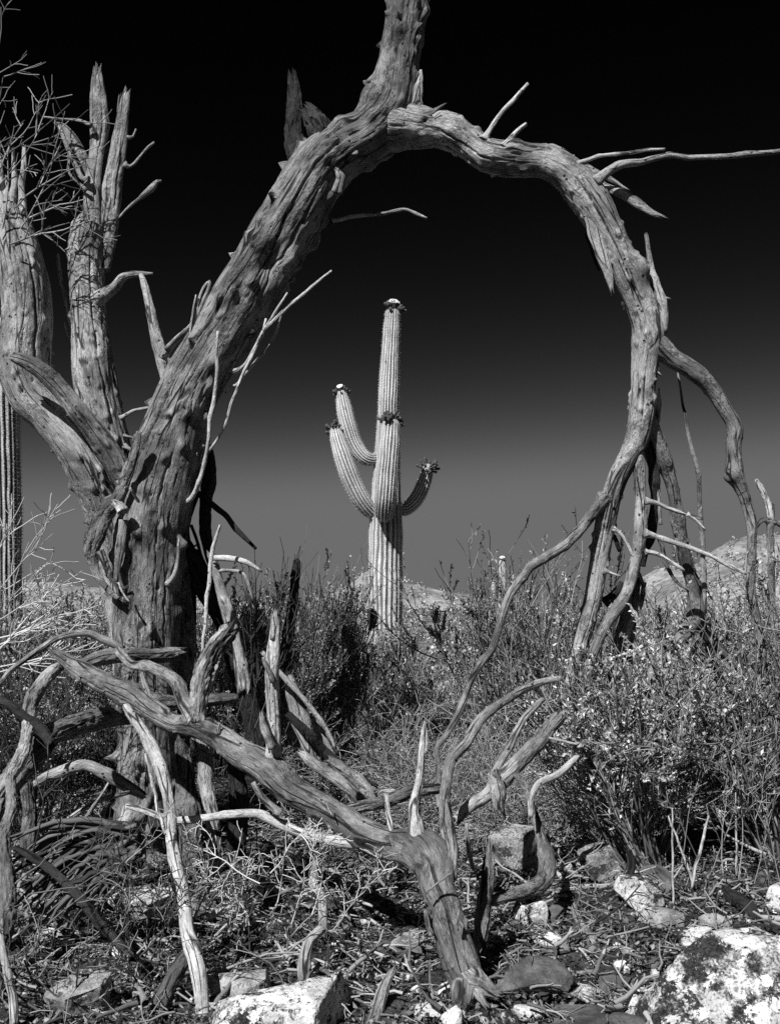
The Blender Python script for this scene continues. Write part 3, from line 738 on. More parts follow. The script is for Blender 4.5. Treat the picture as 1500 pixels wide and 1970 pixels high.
    # long right-hand branch reaching down outside the arch
    limb('branch', [(1248, 650, 24), (1268, 668, 21), (1291, 689, 17), (1320, 704, 16), (1350, 728, 16), (1377, 760, 15), (1400, 797, 14), (1418, 828, 15), (1414, 858, 14), (1415, 890, 13), (1420, 922, 12), (1430, 955, 11), (1437, 995, 10.5), (1440, 1030, 9), (1443, 1070, 8.5), (1446, 1120, 9), (1450, 1160, 9), (1457, 1205, 9), (1462, 1250, 9), (1468, 1330, 8), (1478, 1430, 7), (1492, 1560, 6)], (5.3, 5.35), W_TRUNK, root, rough=1.3, nknots=26, grooves=[(0.05, 0.38, -0.3, -0.2, 0.09, 0.25), (0.5, 0.65, 0.2, 0.1, 0.1, 0.25)], knots=[(0.335, 1.0, 0.035, 0.05)])
    limb('twig', [(1300, 705, 3), (1305, 735, 2), (1312, 775, 2.4), (1321, 820, 3), (1333, 877, 4), (1342, 920, 4.5), (1345, 967, 4.5), (1349, 1033, 5), (1353, 1100, 4.5), (1355, 1180, 4)], 5.45, W_TRUNK, root, rough=0.8)
    # twigs and torn slabs on the arch
    for pts, y, m in (([(930, 270, 7), (938, 255, 4.5), (952, 230, 4), (985, 190, 4), (1015, 161, 3)], 5.25, W_PALE), ([(968, 285, 6), (976, 270, 4.5), (990, 255, 4), (1012, 238, 3.4)], 5.22, W_PALE),
                      ([(1092, 320, 6), (1108, 313, 4), (1140, 304, 3.5), (1200, 293, 3), (1278, 287, 2.4)], 5.18, W_PALE), ([(1143, 352, 10), (1162, 336, 8), (1190, 320, 7), (1240, 304, 6), (1300, 298, 5), (1400, 295, 5), (1500, 290, 4.5), (1590, 283, 4)], 5.2, W_GREY),
                      ([(1128, 432, 2), (1131, 455, 4), (1138, 480, 3.4), (1152, 521, 2)], 5.4, W_DARK), ([(620, 425, 4), (655, 421, 3.4), (690, 417, 3.2), (760, 408, 3.2), (783, 403, 3.2), (800, 410, 3), (821, 420, 2)], 5.5, W_GREY),
                      ([(1275, 575, 3), (1282, 572, 2), (1289, 575, 1.5)], 5.28, W_PALE), ([(1255, 722, 4), (1263, 716, 3), (1272, 723, 1.5)], 5.3, W_PALE), ([(918, 258, 4), (923, 250, 2)], 5.28, W_GREY)):
        limb('twig', pts, y, m, root, rough=0.8, flare0=0.7)
    for pts, y, fl in (([(1140, 350, 12), (1168, 362, 9), (1195, 372, 9), (1228, 393, 10), (1252, 408, 7), (1268, 415, 3)], 5.3, 0.5), ([(1160, 338, 7), (1180, 347, 5), (1203, 362, 2)], 5.32, 0.5),
                       ([(1130, 385, 16), (1150, 440, 14), (1163, 490, 12), (1172, 525, 9), (1175, 552, 4)], 5.22, 0.5), ([(1120, 318, 9), (1145, 330, 7), (1160, 336, 3)], 5.2, 0.6), ([(1125, 400, 9), (1117, 393, 4)], 5.24, 0.6),
                       ([(1040, 285, 10), (1062, 282, 8), (1080, 288, 4)], 5.26, 0.5), ([(835, 232, 12), (855, 222, 9), (874, 222, 4)], 5.3, 0.6), ([(815, 222, 9), (835, 212, 5), (847, 206, 2)], 5.3, 0.6)):
        limb('splinter', pts, y, W_GREY, root, flat=fl, jag1=0.04, rough=1.5)
    # buttress, peg and stubs at the crown
    limb('buttress', [(775, 250, 30), (797, 222, 22), (803, 190, 12), (808, 160, 6), (809, 135, 3)], 5.36, W_GREY, root, rough=1.2, flat=0.7)
    limb('buttress', [(700, 255, 30), (722, 205, 22), (738, 165, 14), (744, 120, 6)], 5.38, W_TRUNK, root, rough=1.2, flat=0.7)
    limb('peg', [(728, 168, 6), (716, 160, 4)], 5.35, W_GREY, root)
    limb('stub', [(590, 330, 26), (574, 288, 19), (568, 250, 15), (568, 215, 14), (566, 180, 12), (563, 152, 10)], (5.44, 5.5), W_DARK, root, rough=1.6, bark=1.3, jag1=0.07, flat=0.7)
    limb('stub', [(646, 310, 20), (625, 272, 21), (608, 240, 18), (595, 216, 14)], 5.38, W_DARK, root, rough=2, bark=2.2, jag1=0.05)
    limb('splinter', [(612, 318, 16), (592, 292, 8), (586, 270, 4)], 5.33, W_TRUNK, root, flat=0.6, jag1=0.03)
    limb('splinter', [(648, 372, 12), (651, 346, 8), (648, 326, 4)], 5.26, W_TRUNK, root, flat=0.6, jag1=0.03)
    # second trunk at the left
    limb('trunk', [(290, 1480, 46), (262, 1300, 44), (240, 1150, 40), (218, 1060, 36), (203, 995, 38), (184, 925, 41), (148, 860, 42), (102, 803, 43), (62, 755, 46), (46, 690, 50), (52, 625, 46), (50, 560, 44), (38, 500, 41), (27, 445, 36), (20, 415, 31), (15, 385, 23)],
         [5.8, 5.85, 5.9, 5.9, 5.88, 5.85] + [5.8] * 10, W_GREY, root, rough=1.0, nknots=60, jag1=0.10, kink=0.06, wob=0.02,
         grooves=[(0.70, 0.95, 0.4, 0.2, 0.05, 0.14), (0.62, 0.92, 0.9, 0.75, 0.06, 0.16), (0.40, 0.55, 0.2, 0.4, 0.04, 0.1)])
    for pts in ([(22, 420, 8), (26, 350, 6), (26, 292, 3)], [(46, 415, 7), (48, 340, 6), (47, 282, 4)], [(5, 420, 8), (2, 360, 6), (3, 310, 3)]):
        limb('splinter', pts, 5.75, W_PALE, root, jag1=0.03)
    # split upright limb behind it
    limb('limb', [(228, 930, 36), (214, 860, 38), (200, 780, 37), (190, 700, 37), (180, 610, 33), (174, 550, 32), (172, 490, 34), (175, 440, 33)], (5.95, 6.0), W_GREY, root, rough=1.4, nknots=34, bark=0.35, grooves=[(0.2, 0.9, 0.6, 0.4, 0.07, 0.25)])
    limb('splinter', [(180, 560, 20), (182, 480, 20), (183, 400, 17), (184, 330, 13), (186, 250, 17), (186, 195, 16), (187, 168, 13), (188, 140, 9)], 5.96, W_GREY, root, rough=1.8, flat=0.55, jag1=0.05, grooves=[(0.35, 0.85, 0.35, 0.5, 0.12, 0.4)])
    limb('splinter', [(196, 520, 18), (206, 430, 20), (216, 340, 18), (227, 270, 14), (236, 215, 11), (244, 180, 7)], 5.98, W_GREY, root, rough=1.8, flat=0.55, jag1=0.04, grooves=[(0.3, 0.8, -0.2, 0.1, 0.15, 0.45), (0.3, 0.7, 0.6, 0.6, 0.12, 0.35)])
    limb('splinter', [(200, 440, 9), (203, 330, 8), (209, 255, 5), (205, 200, 3)], 6.04, W_TRUNK, root, flat=0.5, jag1=0.03)
    limb('splinter', [(232, 250, 6), (231, 215, 5), (231, 187, 3)], 6.0, W_TRUNK, root, flat=0.5, jag1=0.03)
    limb('splinter', [(150, 500, 14), (147, 455, 12), (152, 425, 9), (165, 405, 5)], 5.95, W_GREY, root, jag1=0.02)
    limb('splinter', [(178, 345, 12), (160, 305, 11), (140, 268, 12), (122, 245, 9), (108, 237, 3)], 6.02, W_GREY, root, flat=0.4, jag1=0.02)
    for pts, y in (([(172, 346, 5), (158, 342, 4.5), (146, 322, 5), (135, 296, 4), (122, 262, 4), (112, 238, 3)], 5.9), ([(176, 242, 4), (160, 233, 3), (143, 230, 2.5), (115, 230, 2.4), (84, 225, 2)], 5.9), ([(167, 366, 3), (150, 350, 3), (134, 333, 2.5), (134, 308, 2)], 5.9),
                   ([(240, 316, 4), (250, 320, 3), (270, 300, 2.6), (297, 274, 2.4)], 5.95), ([(245, 265, 3), (256, 262, 2.2), (262, 248, 1.6)], 5.97), ([(212, 440, 3), (240, 405, 2.2), (262, 386, 3), (278, 372, 6), (293, 358, 6), (302, 349, 4), (311, 347, 2)], 5.98),
                   ([(140, 640, 3), (130, 600, 3), (122, 560, 3.4), (116, 525, 4), (112, 488, 3)], 6.0), ([(150, 690, 3), (138, 660, 2.5), (123, 620, 2)], 6.0), ([(232, 805, 4), (255, 792, 3), (275, 785, 3), (298, 782, 3)], 5.85), ([(240, 858, 4), (262, 870, 3)], 5.85), ([(238, 838, 3), (275, 848, 3)], 5.85)):
        limb('twig', pts, y, W_GREY, root, rough=0.8, flare0=0.6)
    # hooked branch between the two trunks
    limb('branch', [(186, 578, 14), (205, 566, 11), (220, 555, 9), (235, 537, 7.5), (252, 530, 6), (270, 528, 5), (295, 526, 2)], (5.9, 5.75), W_GREY, root, flare0=0.4, rough=1.3)
    limb('branch', [(272, 529, 5), (280, 555, 8), (288, 590, 9), (297, 630, 10), (306, 668, 11), (318, 705, 14), (330, 740, 16)], (5.75, 5.5), W_GREY, root, rough=1.3, nknots=8)
    for pts, y in (([(318, 672, 4), (345, 645, 3), (370, 620, 3), (388, 590, 3), (402, 541, 3), (392, 549, 2.5), (381, 580, 3), (372, 640, 4)], 5.4), ([(378, 567, 2), (370, 605, 3), (366, 655, 4)], 5.38), ([(312, 690, 8), (330, 665, 6), (350, 652, 3)], 5.42)):
        limb('twig', pts, y, W_GREY, root, rough=0.8)
    # broken limb crossing in front of the left trunk
    limb('limb', [(30, 688, 11), (48, 695, 14), (78, 712, 16), (130, 757, 18), (180, 815, 20), (225, 882, 22), (262, 960, 24), (285, 1040, 26)], [5.48, 5.48, 5.49, 5.52, 5.53, 5.55, 5.58, 5.62], W_TRUNK, root, rough=1.2, nknots=14, jag0=0.03, grooves=[(0.05, 0.5, 0.5, 0.3, 0.09, 0.3), (0.1, 0.6, -0.3, -0.1, 0.05, 0.12)])
    # torn strip of bark hanging on the trunk
    limb('bark_strip', [(268, 830, 5), (258, 868, 8), (243, 910, 10), (226, 955, 12), (203, 985, 18), (184, 1025, 18), (174, 1060, 14), (183, 1095, 8), (204, 1128, 6), (228, 1152, 4)], [5.18, 5.2, 5.22, 5.25, 5.3, 5.32, 5.34, 5.34, 5.3, 5.25], W_BARK, root, bark=1.0, rough=1.8, flat=0.5, grooves=[(0.3, 0.75, 0.3, -0.2, 0.2, 0.4)])
    limb('bark_strip', [(192, 1060, 8), (206, 1090, 6), (216, 1115, 5), (232, 1130, 4), (248, 1128, 3)], 5.28, W_BARK, root, bark=0.8, flat=0.5)
    limb('bark_strip', [(238, 1000, 8), (232, 1040, 9), (226, 1080, 7), (224, 1120, 4)], 5.26, W_TRUNK, root, flat=0.6)
    limb('splinter', [(238, 985, 11), (232, 976, 9), (222, 968, 6)], 5.2, W_PALE, root, jag1=0.03)
    # vines and twigs on the trunk
    for pts, y in (([(352, 968, 5), (366, 960, 5), (383, 927, 4.2), (393, 890, 4), (400, 850, 4), (410, 773, 4), (417, 700, 3.6), (420, 637, 3)], [5.43, 5.40, 5.36, 5.33, 5.3, 5.28, 5.26, 5.24]), ([(403, 867, 2.5), (430, 827, 2.6), (450, 760, 3), (477, 700, 3), (500, 655, 3), (512, 613, 2.4)], 5.36), ([(440, 714, 6), (458, 709, 4.5), (473, 697, 3), (487, 672, 2.6), (506, 636, 2.6)], [5.46, 5.42, 5.38, 5.36, 5.34]),
                   ([(432, 750, 5), (455, 740, 3), (467, 727, 3), (500, 687, 2.6), (530, 640, 2.4), (541, 604, 2)], [5.46, 5.44, 5.42, 5.4, 5.38, 5.36]), ([(507, 637, 3), (530, 600, 2.6), (553, 563, 2)], 5.34), ([(509, 633, 3.4), (560, 585, 3.2), (600, 553, 3), (638, 521, 2.2)], 5.34),
                   ([(274, 974, 4), (262, 958, 3), (250, 938, 2)], [5.33, 5.27, 5.22]), ([(322, 1124, 6), (336, 1105, 5), (342, 1080, 4), (344, 1035, 3)], [5.38, 5.33, 5.3, 5.28]), ([(250, 1160, 2.5), (240, 1145, 2), (228, 1120, 2)], 5.2), ([(381, 873, 4), (376, 868, 3)], 5.42)):
        limb('twig', pts, y, W_PALE, root, rough=0.7, flare0=0.3)
    # limbs behind the trunk, their shade put into the near-black colour
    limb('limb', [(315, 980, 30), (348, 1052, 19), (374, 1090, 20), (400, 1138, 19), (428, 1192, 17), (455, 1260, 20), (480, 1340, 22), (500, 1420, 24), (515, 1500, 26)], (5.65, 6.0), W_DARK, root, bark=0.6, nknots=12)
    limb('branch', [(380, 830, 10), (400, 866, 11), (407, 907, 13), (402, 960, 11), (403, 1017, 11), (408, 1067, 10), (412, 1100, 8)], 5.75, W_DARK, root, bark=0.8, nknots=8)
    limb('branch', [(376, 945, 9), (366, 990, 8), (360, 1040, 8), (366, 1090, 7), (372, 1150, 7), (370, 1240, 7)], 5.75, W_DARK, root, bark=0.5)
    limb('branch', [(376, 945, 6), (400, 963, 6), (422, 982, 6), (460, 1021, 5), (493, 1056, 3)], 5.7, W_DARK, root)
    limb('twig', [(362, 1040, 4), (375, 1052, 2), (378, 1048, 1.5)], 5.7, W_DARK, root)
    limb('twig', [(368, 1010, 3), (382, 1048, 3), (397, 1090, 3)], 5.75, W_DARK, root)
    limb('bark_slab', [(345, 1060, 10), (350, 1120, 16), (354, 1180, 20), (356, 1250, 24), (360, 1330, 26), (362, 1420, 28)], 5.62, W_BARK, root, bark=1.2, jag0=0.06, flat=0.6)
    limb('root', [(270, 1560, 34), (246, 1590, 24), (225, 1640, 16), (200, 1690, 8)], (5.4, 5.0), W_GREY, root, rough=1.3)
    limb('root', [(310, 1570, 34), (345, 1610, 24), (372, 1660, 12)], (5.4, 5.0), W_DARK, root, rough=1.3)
    # spray of bare twigs at the broken top of the second trunk
    rg = np.random.default_rng(21)
    b = np.array([P(a, c, 5.6) for a, c in ((20, 470), (40, 440), (60, 455), (5, 440), (-20, 420), (30, 400), (55, 420), (-30, 330), (-40, 300), (-25, 380), (-10, 360), (-40, 200))])
    d = np.array([(1, -.2, 0.55), (0.7, -.3, 1.2), (1, -.2, 0.1), (0.25, -.3, 1), (0.5, -.2, 1), (1.0, -.3, 1.1), (1.1, -.1, 0.35), (1, 0, 0.7), (0.6, 0, 1.3), (0.9, 0, 0.9), (0.3, 0, 1), (0.4, 0, 1)], float)
    gr = grow(rg, b, d, np.array([.36, .42, .36, .42, .4, .46, .34, .62, .5, .5, .4, .55]), np.full(12, 0.006), [(4, 0.55, 0.75, 0.7), (3, 0.5, 0.8, 0.65)], k=6, wob=0.10, up=0.02)
    strand_mesh('twig_spray', gr, DRY_M, root, rg, 4, 0.0024)
dead_tree()

# ------------------------------------------------------------------ the fallen forked branch in front
def fallen_branch():
    root = empty('fallen_branch', P(890, 1935, 3.3), 'thick fallen limb zigzagging from the left logs down to the front, with upright broken spikes', 'fallen branch')
    limb('limb', [(108, 1256, 9), (130, 1272, 13), (160, 1293, 19), (213, 1323, 21), (260, 1347, 23), (300, 1373, 21), (333, 1392, 19), (377, 1397, 22), (417, 1417, 22), (467, 1453, 25), (500, 1470, 27), (525, 1487, 29), (560, 1519, 28), (633, 1557, 27), (677, 1583, 28), (712, 1608, 31), (762, 1628, 30), (812, 1638, 37), (838, 1668, 40), (842, 1710, 37), (858, 1755, 35), (872, 1806, 34), (886, 1852, 33), (898, 1890, 30), (905, 1940, 24)],
         [4.6, 4.56, 4.52, 4.45, 4.38, 4.32, 4.27, 4.2, 4.15, 4.06, 4.0, 3.96, 3.9, 3.8, 3.75, 3.7, 3.62, 3.52, 3.45, 3.4, 3.37, 3.34, 3.32, 3.3, 3.28], W_TRUNK, root, rough=1.25, nknots=70, jag0=0.05, wob=0.02, kink=0.10, maxseg=130,
         grooves=[(0.10, 0.32, -0.5, -0.3, 0.07, 0.22), (0.05, 0.3, 0.5, 0.4, 0.07, 0.25), (0.13, 0.15, -1.2, 1.2, 0.1, 0.2), (0.40, 0.56, 0.6, 0.5, 0.05, 0.15), (0.42, 0.5, -0.4, -0.4, 0.05, 0.14), (0.52, 0.62, 0.1, 0.0, 0.03, 0.08), (0.86, 0.99, 0.5, 0.2, 0.08, 0.2), (0.8, 0.92, -0.4, -0.5, 0.05, 0.1)],
         knots=[(0.50, -0.2, 0.02, 0.018), (0.56, 0.3, 0.018, 0.015), (0.47, -0.5, 0.02, 0.02), (0.82, -0.1, 0.025, 0.012), (0.9, 0.3, 0.022, 0.012)])
    for pts, y in (([(884, 1845, 18), (905, 1878, 24), (932, 1899, 18), (957, 1915, 9)], [3.34, 3.29, 3.27, 3.26]), ([(888, 1870, 18), (886, 1910, 20), (885, 1945, 14)], [3.32, 3.26, 3.24]), ([(897, 1872, 12), (918, 1910, 11), (934, 1935, 6)], [3.3, 3.24, 3.22])):
        limb('root', pts, y, W_GREY, root, rough=1.5, bark=0.5, jag1=0.02)
    limb('spike', [(514, 1494, 14), (524, 1474, 19), (534, 1446, 16), (538, 1385, 14), (536, 1326, 13.5), (534, 1262, 12.5), (532, 1222, 10), (531, 1188, 6)], [4.02, 3.97, 3.95, 3.94, 3.94, 3.94, 3.94, 3.94], W_PALE, root, rough=1.5, nknots=10, jag1=0.045, grooves=[(0.2, 0.75, 0.6, 0.5, 0.08, 0.25), (0.5, 0.95, -0.3, 0.1, 0.08, 0.22), (0.55, 0.95, 0.2, 0.3, 0.07, 0.2)])
    limb('splinter', [(524, 1230, 5), (523, 1200, 4), (523, 1184, 2)], 3.92, W_PALE, root, jag1=0.01)
    limb('prong', [(524, 1440, 9), (516, 1418, 8), (506, 1395, 7), (504, 1377, 5)], 3.9, W_GREY, root, rough=1.2, jag1=0.02)
    limb('prong', [(526, 1312, 6), (518, 1292, 5), (510, 1276, 4), (506, 1264, 2)], 3.9, W_GREY, root)
    limb('spike', [(806, 1640, 20), (807, 1600, 15), (806, 1545, 11), (811, 1498, 8.5), (813, 1443, 7), (816, 1405, 5), (817, 1387, 1.5)], 3.5, W_PALE, root, rough=1.4, nknots=8, grooves=[(0.3, 0.9, 0.1, 0.2, 0.1, 0.25)])
    limb('splinter', [(818, 1450, 4), (820, 1420, 3), (819, 1402, 1.2)], 3.5, W_PALE, root)
    limb('spike', [(868, 1690, 12), (865, 1640, 11), (860, 1590, 11), (857, 1545, 9)], 3.42, W_GREY, root, rough=1.5, bark=0.5, jag1=0.03)
    limb('branch', [(247, 1550, 6), (300, 1565, 6.5), (340, 1578, 8), (393, 1572, 8), (450, 1563, 8), (500, 1562, 8.5), (520, 1570, 9), (560, 1590, 9.5), (608, 1608, 10), (663, 1622, 12), (705, 1624, 11), (740, 1622, 8)], (4.15, 3.68), W_PALE, root, rough=1.1, nknots=12)
    limb('branch', [(486, 1505, 5), (500, 1522, 6), (516, 1542, 7), (540, 1566, 8)], 3.82, W_GREY, root)
    limb('branch', [(377, 1392, 18), (366, 1374, 15), (352, 1350, 14), (337, 1313, 12), (320, 1299, 12), (293, 1284, 11), (262, 1280, 10), (240, 1263, 9), (226, 1250, 8)], (4.18, 4.5), W_GREY, root, rough=1.5, bark=0.4, grooves=[(0.4, 0.95, 0.1, 0.2, 0.15, 0.35)])
    limb('stub', [(378, 1390, 18), (378, 1350, 16), (386, 1300, 20), (407, 1255, 19), (425, 1232, 18), (440, 1216, 17)], (4.18, 4.3), W_RAG, root, rough=2.2, bark=1.8, jag1=0.05, grooves=[(0.3, 0.95, 0.3, 0.2, 0.15, 0.3)])
    for pts, y in (([(422, 1412, 5), (422, 1398, 3), (424, 1390, 1.2)], 4.1), ([(505, 1468, 6), (506, 1452, 3), (509, 1446, 1.2)], 3.95), ([(600, 1590, 1.5), (592, 1575, 1.5), (590, 1556, 1)], 3.7), ([(640, 1572, 1.6), (632, 1556, 1.4), (628, 1540, 1)], 3.68), ([(880, 1790, 3), (881, 1765, 2.6), (883, 1750, 1.5)], 3.25), ([(818, 1720, 2), (840, 1700, 2.2), (868, 1679, 2)], 3.28),
                   ([(830, 1800, 6), (820, 1778, 5), (818, 1750, 4)], 3.3), ([(825, 1850, 3), (828, 1890, 3), (842, 1920, 3), (868, 1925, 2)], 3.2)):
        limb('twig', pts, y, W_GREY, root, rough=0.7)
fallen_branch()

# ------------------------------------------------------------------ loose logs and sticks
def sticks():
    S = stick
    S([(342, 1258, 13), (300, 1258, 14), (262, 1252, 14), (228, 1252, 14), (195, 1260, 14), (168, 1274, 12), (150, 1290, 9)], (5.0, 4.7), 'rough bark log lying across the front of the big trunk', W_BARK, 'log', 'log', bark=1.4, rough=1.6, jag0=0.06, jag1=0.05)
    S([(-10, 1330, 5), (0, 1317, 5), (50, 1267, 5.5), (87, 1237, 6), (127, 1222, 6), (177, 1218, 7), (207, 1231, 8), (235, 1248, 7)], (4.5, 4.85), 'thin stick arching up from the left edge to the bark log', W_GREY, rough=1.2)
    S([(240, 1382, 15), (213, 1380, 18), (167, 1393, 19), (127, 1407, 19), (98, 1420, 21), (77, 1450, 23), (50, 1483, 23), (27, 1517, 23), (5, 1552, 23), (-30, 1640, 24), (-70, 1760, 26)], [4.9, 4.8, 4.6, 4.45, 4.35, 4.25, 4.15, 4.05, 3.95, 3.8, 3.7], 'thick dark-barked log bending down past the left edge', W_BARK, 'log', 'log', bark=1.1, rough=1.5)
    S([(122, 1278, 9), (105, 1292, 12), (92, 1308, 13), (77, 1337, 14), (63, 1363, 13), (54, 1397, 13), (46, 1433, 12), (32, 1470, 11), (12, 1505, 10), (-12, 1540, 10), (-30, 1600, 10), (-40, 1760, 10)], [4.62, 4.55, 4.5, 4.4, 4.3, 4.2, 4.1, 4.0, 3.95, 3.9, 3.85, 3.8], 'pale twisted log leaning over the dark-barked log at left', W_RAG, 'log', 'log', bark=0.7, rough=1.6, nknots=10)
    S([(-10, 1345, 6), (20, 1352, 7), (43, 1371, 8), (70, 1388, 10), (86, 1410, 11), (98, 1432, 9)], (4.3, 4.12), 'black crooked branch hooked over the logs near the left edge', W_DARK, rough=1.4, bark=0.6)
    S([(452, 1343, 10), (400, 1347, 11), (350, 1350, 12), (300, 1346, 13), (262, 1352, 12)], (4.95, 4.75), 'dark horizontal log behind the upright bark stub at the trunk foot', W_BARK, 'log', 'log', bark=1.3, rough=1.6)
    S([(244, 1360, 8), (252, 1375, 10), (263, 1393, 11), (283, 1430, 12), (300, 1462, 12), (313, 1497, 12), (325, 1560, 11), (337, 1653, 12), (353, 1727, 12), (363, 1787, 13), (378, 1825, 14), (387, 1875, 15), (391, 1935, 15), (393, 1975, 15)], [4.3, 4.25, 4.2, 4.08, 3.98, 3.86, 3.7, 3.52, 3.4, 3.33, 3.28, 3.22, 3.18, 3.15], 'long pale curved branch sweeping from the log jam down to the bottom edge', W_PALE, 'branch', 'branch', rough=1.2, nknots=14, grooves=[(0.5, 0.98, 0.2, 0.1, 0.1, 0.25), (0.6, 0.95, -0.4, -0.3, 0.1, 0.2)])
    S([(280, 1450, 2.5), (290, 1493, 3), (307, 1567, 3.4), (318, 1605, 2)], (4.0, 3.6), 'slim pale twig running beside the long curved branch', W_PALE, 'twig', 'twig')
    S([(272, 1296, 4), (283, 1323, 6), (303, 1362, 6), (312, 1385, 5)], 4.36, 'short pale stick wedged behind the zigzag limb at the trunk', W_PALE)
    S([(60, 1515, 6), (85, 1496, 9), (117, 1483, 11), (160, 1474, 11), (200, 1488, 12), (247, 1514, 11), (275, 1530, 8)], (4.9, 4.9), 'arched grey log on the ground left of the trunk foot', W_GREY, 'log', 'log', rough=1.6, bark=0.6)
    S([(85, 1594, 4), (140, 1570, 5), (200, 1538, 5), (250, 1524, 4)], (4.45, 4.7), 'straight dry stick below the arched grey log', W_GREY)
    S([(115, 1625, 2), (143, 1600, 2.4), (180, 1550, 2.4), (209, 1506, 2)], (4.0, 4.2), 'thin bright twig slanting across the slab rock at left', W_PALE, 'twig', 'twig')
    S([(22, 1500, 10), (18, 1560, 11), (8, 1620, 14), (14, 1690, 16), (10, 1780, 15), (-6, 1860, 14), (-10, 1960, 12)], (3.9, 3.3), 'furrowed bark log standing against the left edge', W_BARK, 'log', 'log', bark=1.2, rough=1.6)
    S([(52, 1510, 12), (52, 1560, 13), (54, 1610, 14), (55, 1660, 13)], (4.35, 4.3), 'upright bark stump piece just inside the left edge logs', W_BARK, 'stump', 'stump', bark=1.0, rough=1.5, jag0=0.04)
    S([(2, 1800, 5), (7, 1840, 7), (17, 1905, 8), (28, 1972, 8)], (3.25, 3.12), 'pale split stick in the bottom left corner', W_PALE, rough=1.3)
    S([(388, 1418, 20), (396, 1455, 15), (405, 1510, 13), (411, 1570, 12), (414, 1637, 13), (409, 1690, 14), (385, 1727, 11), (364, 1775, 9)], (4.5, 3.7), 'kinked grey post dropping below the zigzag limb beside the curved branch', W_RAG, 'branch', 'branch', rough=1.6, bark=0.8, jag0=0.03)
    S([(352, 1430, 14), (358, 1500, 18), (362, 1560, 20), (368, 1620, 20), (366, 1690, 18)], 4.85, 'wide slab of grey bark standing at the trunk foot', W_BARK, 'bark slab', 'bark', bark=1.2, rough=1.6, flat=0.5, jag0=0.06)
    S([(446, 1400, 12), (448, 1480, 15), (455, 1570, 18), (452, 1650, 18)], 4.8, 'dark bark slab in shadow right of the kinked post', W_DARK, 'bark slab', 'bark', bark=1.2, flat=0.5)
    S([(424, 1010, 2.5), (415, 1035, 3.5), (407, 1062, 3.8), (401, 1133, 4), (397, 1183, 3.4), (391, 1236, 3), (388, 1290, 3)], (5.1, 5.0), 'slender pale stick standing upright right of the big trunk', W_PALE)
    S([(408, 1070, 8), (414, 1090, 9), (422, 1117, 10), (433, 1160, 11), (443, 1200, 12), (458, 1260, 13), (470, 1330, 14)], (5.3, 5.2), 'broken grey post beside the slender pale stick', W_GREY, 'branch', 'branch', rough=1.5, bark=0.5, jag0=0.03)
    S([(409, 1074, 6), (430, 1073, 5.5), (447, 1075, 5.5), (470, 1081, 5), (488, 1090, 4), (503, 1099, 3)], 5.24, 'pale stick pointing right from the top of the broken post', W_PALE)
    S([(424, 1098, 4), (445, 1097, 3.6), (463, 1101, 3.4), (478, 1120, 3), (487, 1155, 2)], 5.27, 'grey hooked twig just under the right-pointing pale stick', W_GREY, 'twig', 'twig')
    # tangle of laths behind the upright spike
    S([(505, 1255, 4), (549, 1304, 5), (586, 1348, 5), (615, 1385, 5), (634, 1415, 4), (645, 1440, 3)], (4.9, 5.0), 'thin curved lath with lit edge right of the upright spike', W_PALE, 'stick', 'stick')
    S([(556, 1305, 12), (568, 1345, 16), (580, 1390, 16), (594, 1435, 13), (604, 1470, 8)], 5.05, 'flat grey plank leaning behind the upright spike', W_GREY, 'plank', 'plank', flat=0.3, rough=1.4)
    S([(604, 1380, 8), (622, 1420, 12), (640, 1455, 9)], 5.15, 'short flat slab behind the curved lath', W_GREY, 'bark slab', 'bark', flat=0.35, rough=1.4)
    S([(555, 1375, 8), (580, 1402, 10), (615, 1437, 11), (645, 1463, 10), (680, 1490, 7), (725, 1512, 4)], (4.8, 4.95), 'dark log slanting down right from behind the spike', W_DARK, 'log', 'log', rough=1.4, bark=0.4)
    S([(578, 1447, 8), (598, 1466, 11), (625, 1486, 12), (655, 1507, 12), (690, 1535, 11), (705, 1548, 8)], (4.6, 4.55), 'thick pale log ending behind the zigzag limb right of the spike', W_GREY, 'log', 'log', rough=1.5, nknots=6)
    S([(634, 1462, 8), (655, 1480, 12), (680, 1502, 13), (705, 1525, 12), (720, 1540, 6)], (4.75, 4.7), 'bright broken log lying above the thick pale log', W_RAG, 'log', 'log', rough=1.7, bark=0.4)
    S([(724, 1530, 5), (738, 1524, 6), (755, 1523, 7), (775, 1529, 6), (790, 1540, 4)], (4.6, 4.6), 'small hooked pale root end left of the thin spike', W_PALE, 'branch', 'branch')
    S([(660, 1558, 10), (700, 1552, 11), (743, 1545, 12), (798, 1525, 12), (842, 1517, 10)], (4.35, 4.5), 'horizontal bark log behind the thin spike', W_BARK, 'log', 'log', bark=1.1, rough=1.5)
    S([(743, 1530, 5), (747, 1560, 5.5), (755, 1602, 6)], (3.75, 3.6), 'short bright peg standing on the zigzag limb left of the thin spike', W_PALE, 'peg', 'stick')
    S([(640, 1385, 10), (665, 1450, 16), (700, 1450, 16), (735, 1452, 10)], 'g', 'pale stone-grey log end low in the dry brush at centre', W_GREY, 'log', 'log', rough=1.4)
    S([(570, 1085, 7), (566, 1115, 9), (560, 1160, 10), (553, 1210, 11), (548, 1280, 12)], 6.6, 'dark broken snag rising from the brush left of the saguaro', W_DARK, 'snag', 'snag', bark=0.8, jag0=0.05)
    # right side
    S([(1075, 1306, 6), (1042, 1312, 7), (1016, 1322, 8), (972, 1348, 9), (945, 1368, 9), (923, 1389, 9.5), (897, 1432, 10), (868, 1463, 10), (858, 1500, 9), (855, 1550, 10), (862, 1610, 11), (868, 1660, 12)], (4.9, 4.0), 'crooked grey branch rising right behind the thin spike', W_GREY, 'branch', 'branch', rough=1.3, nknots=10)
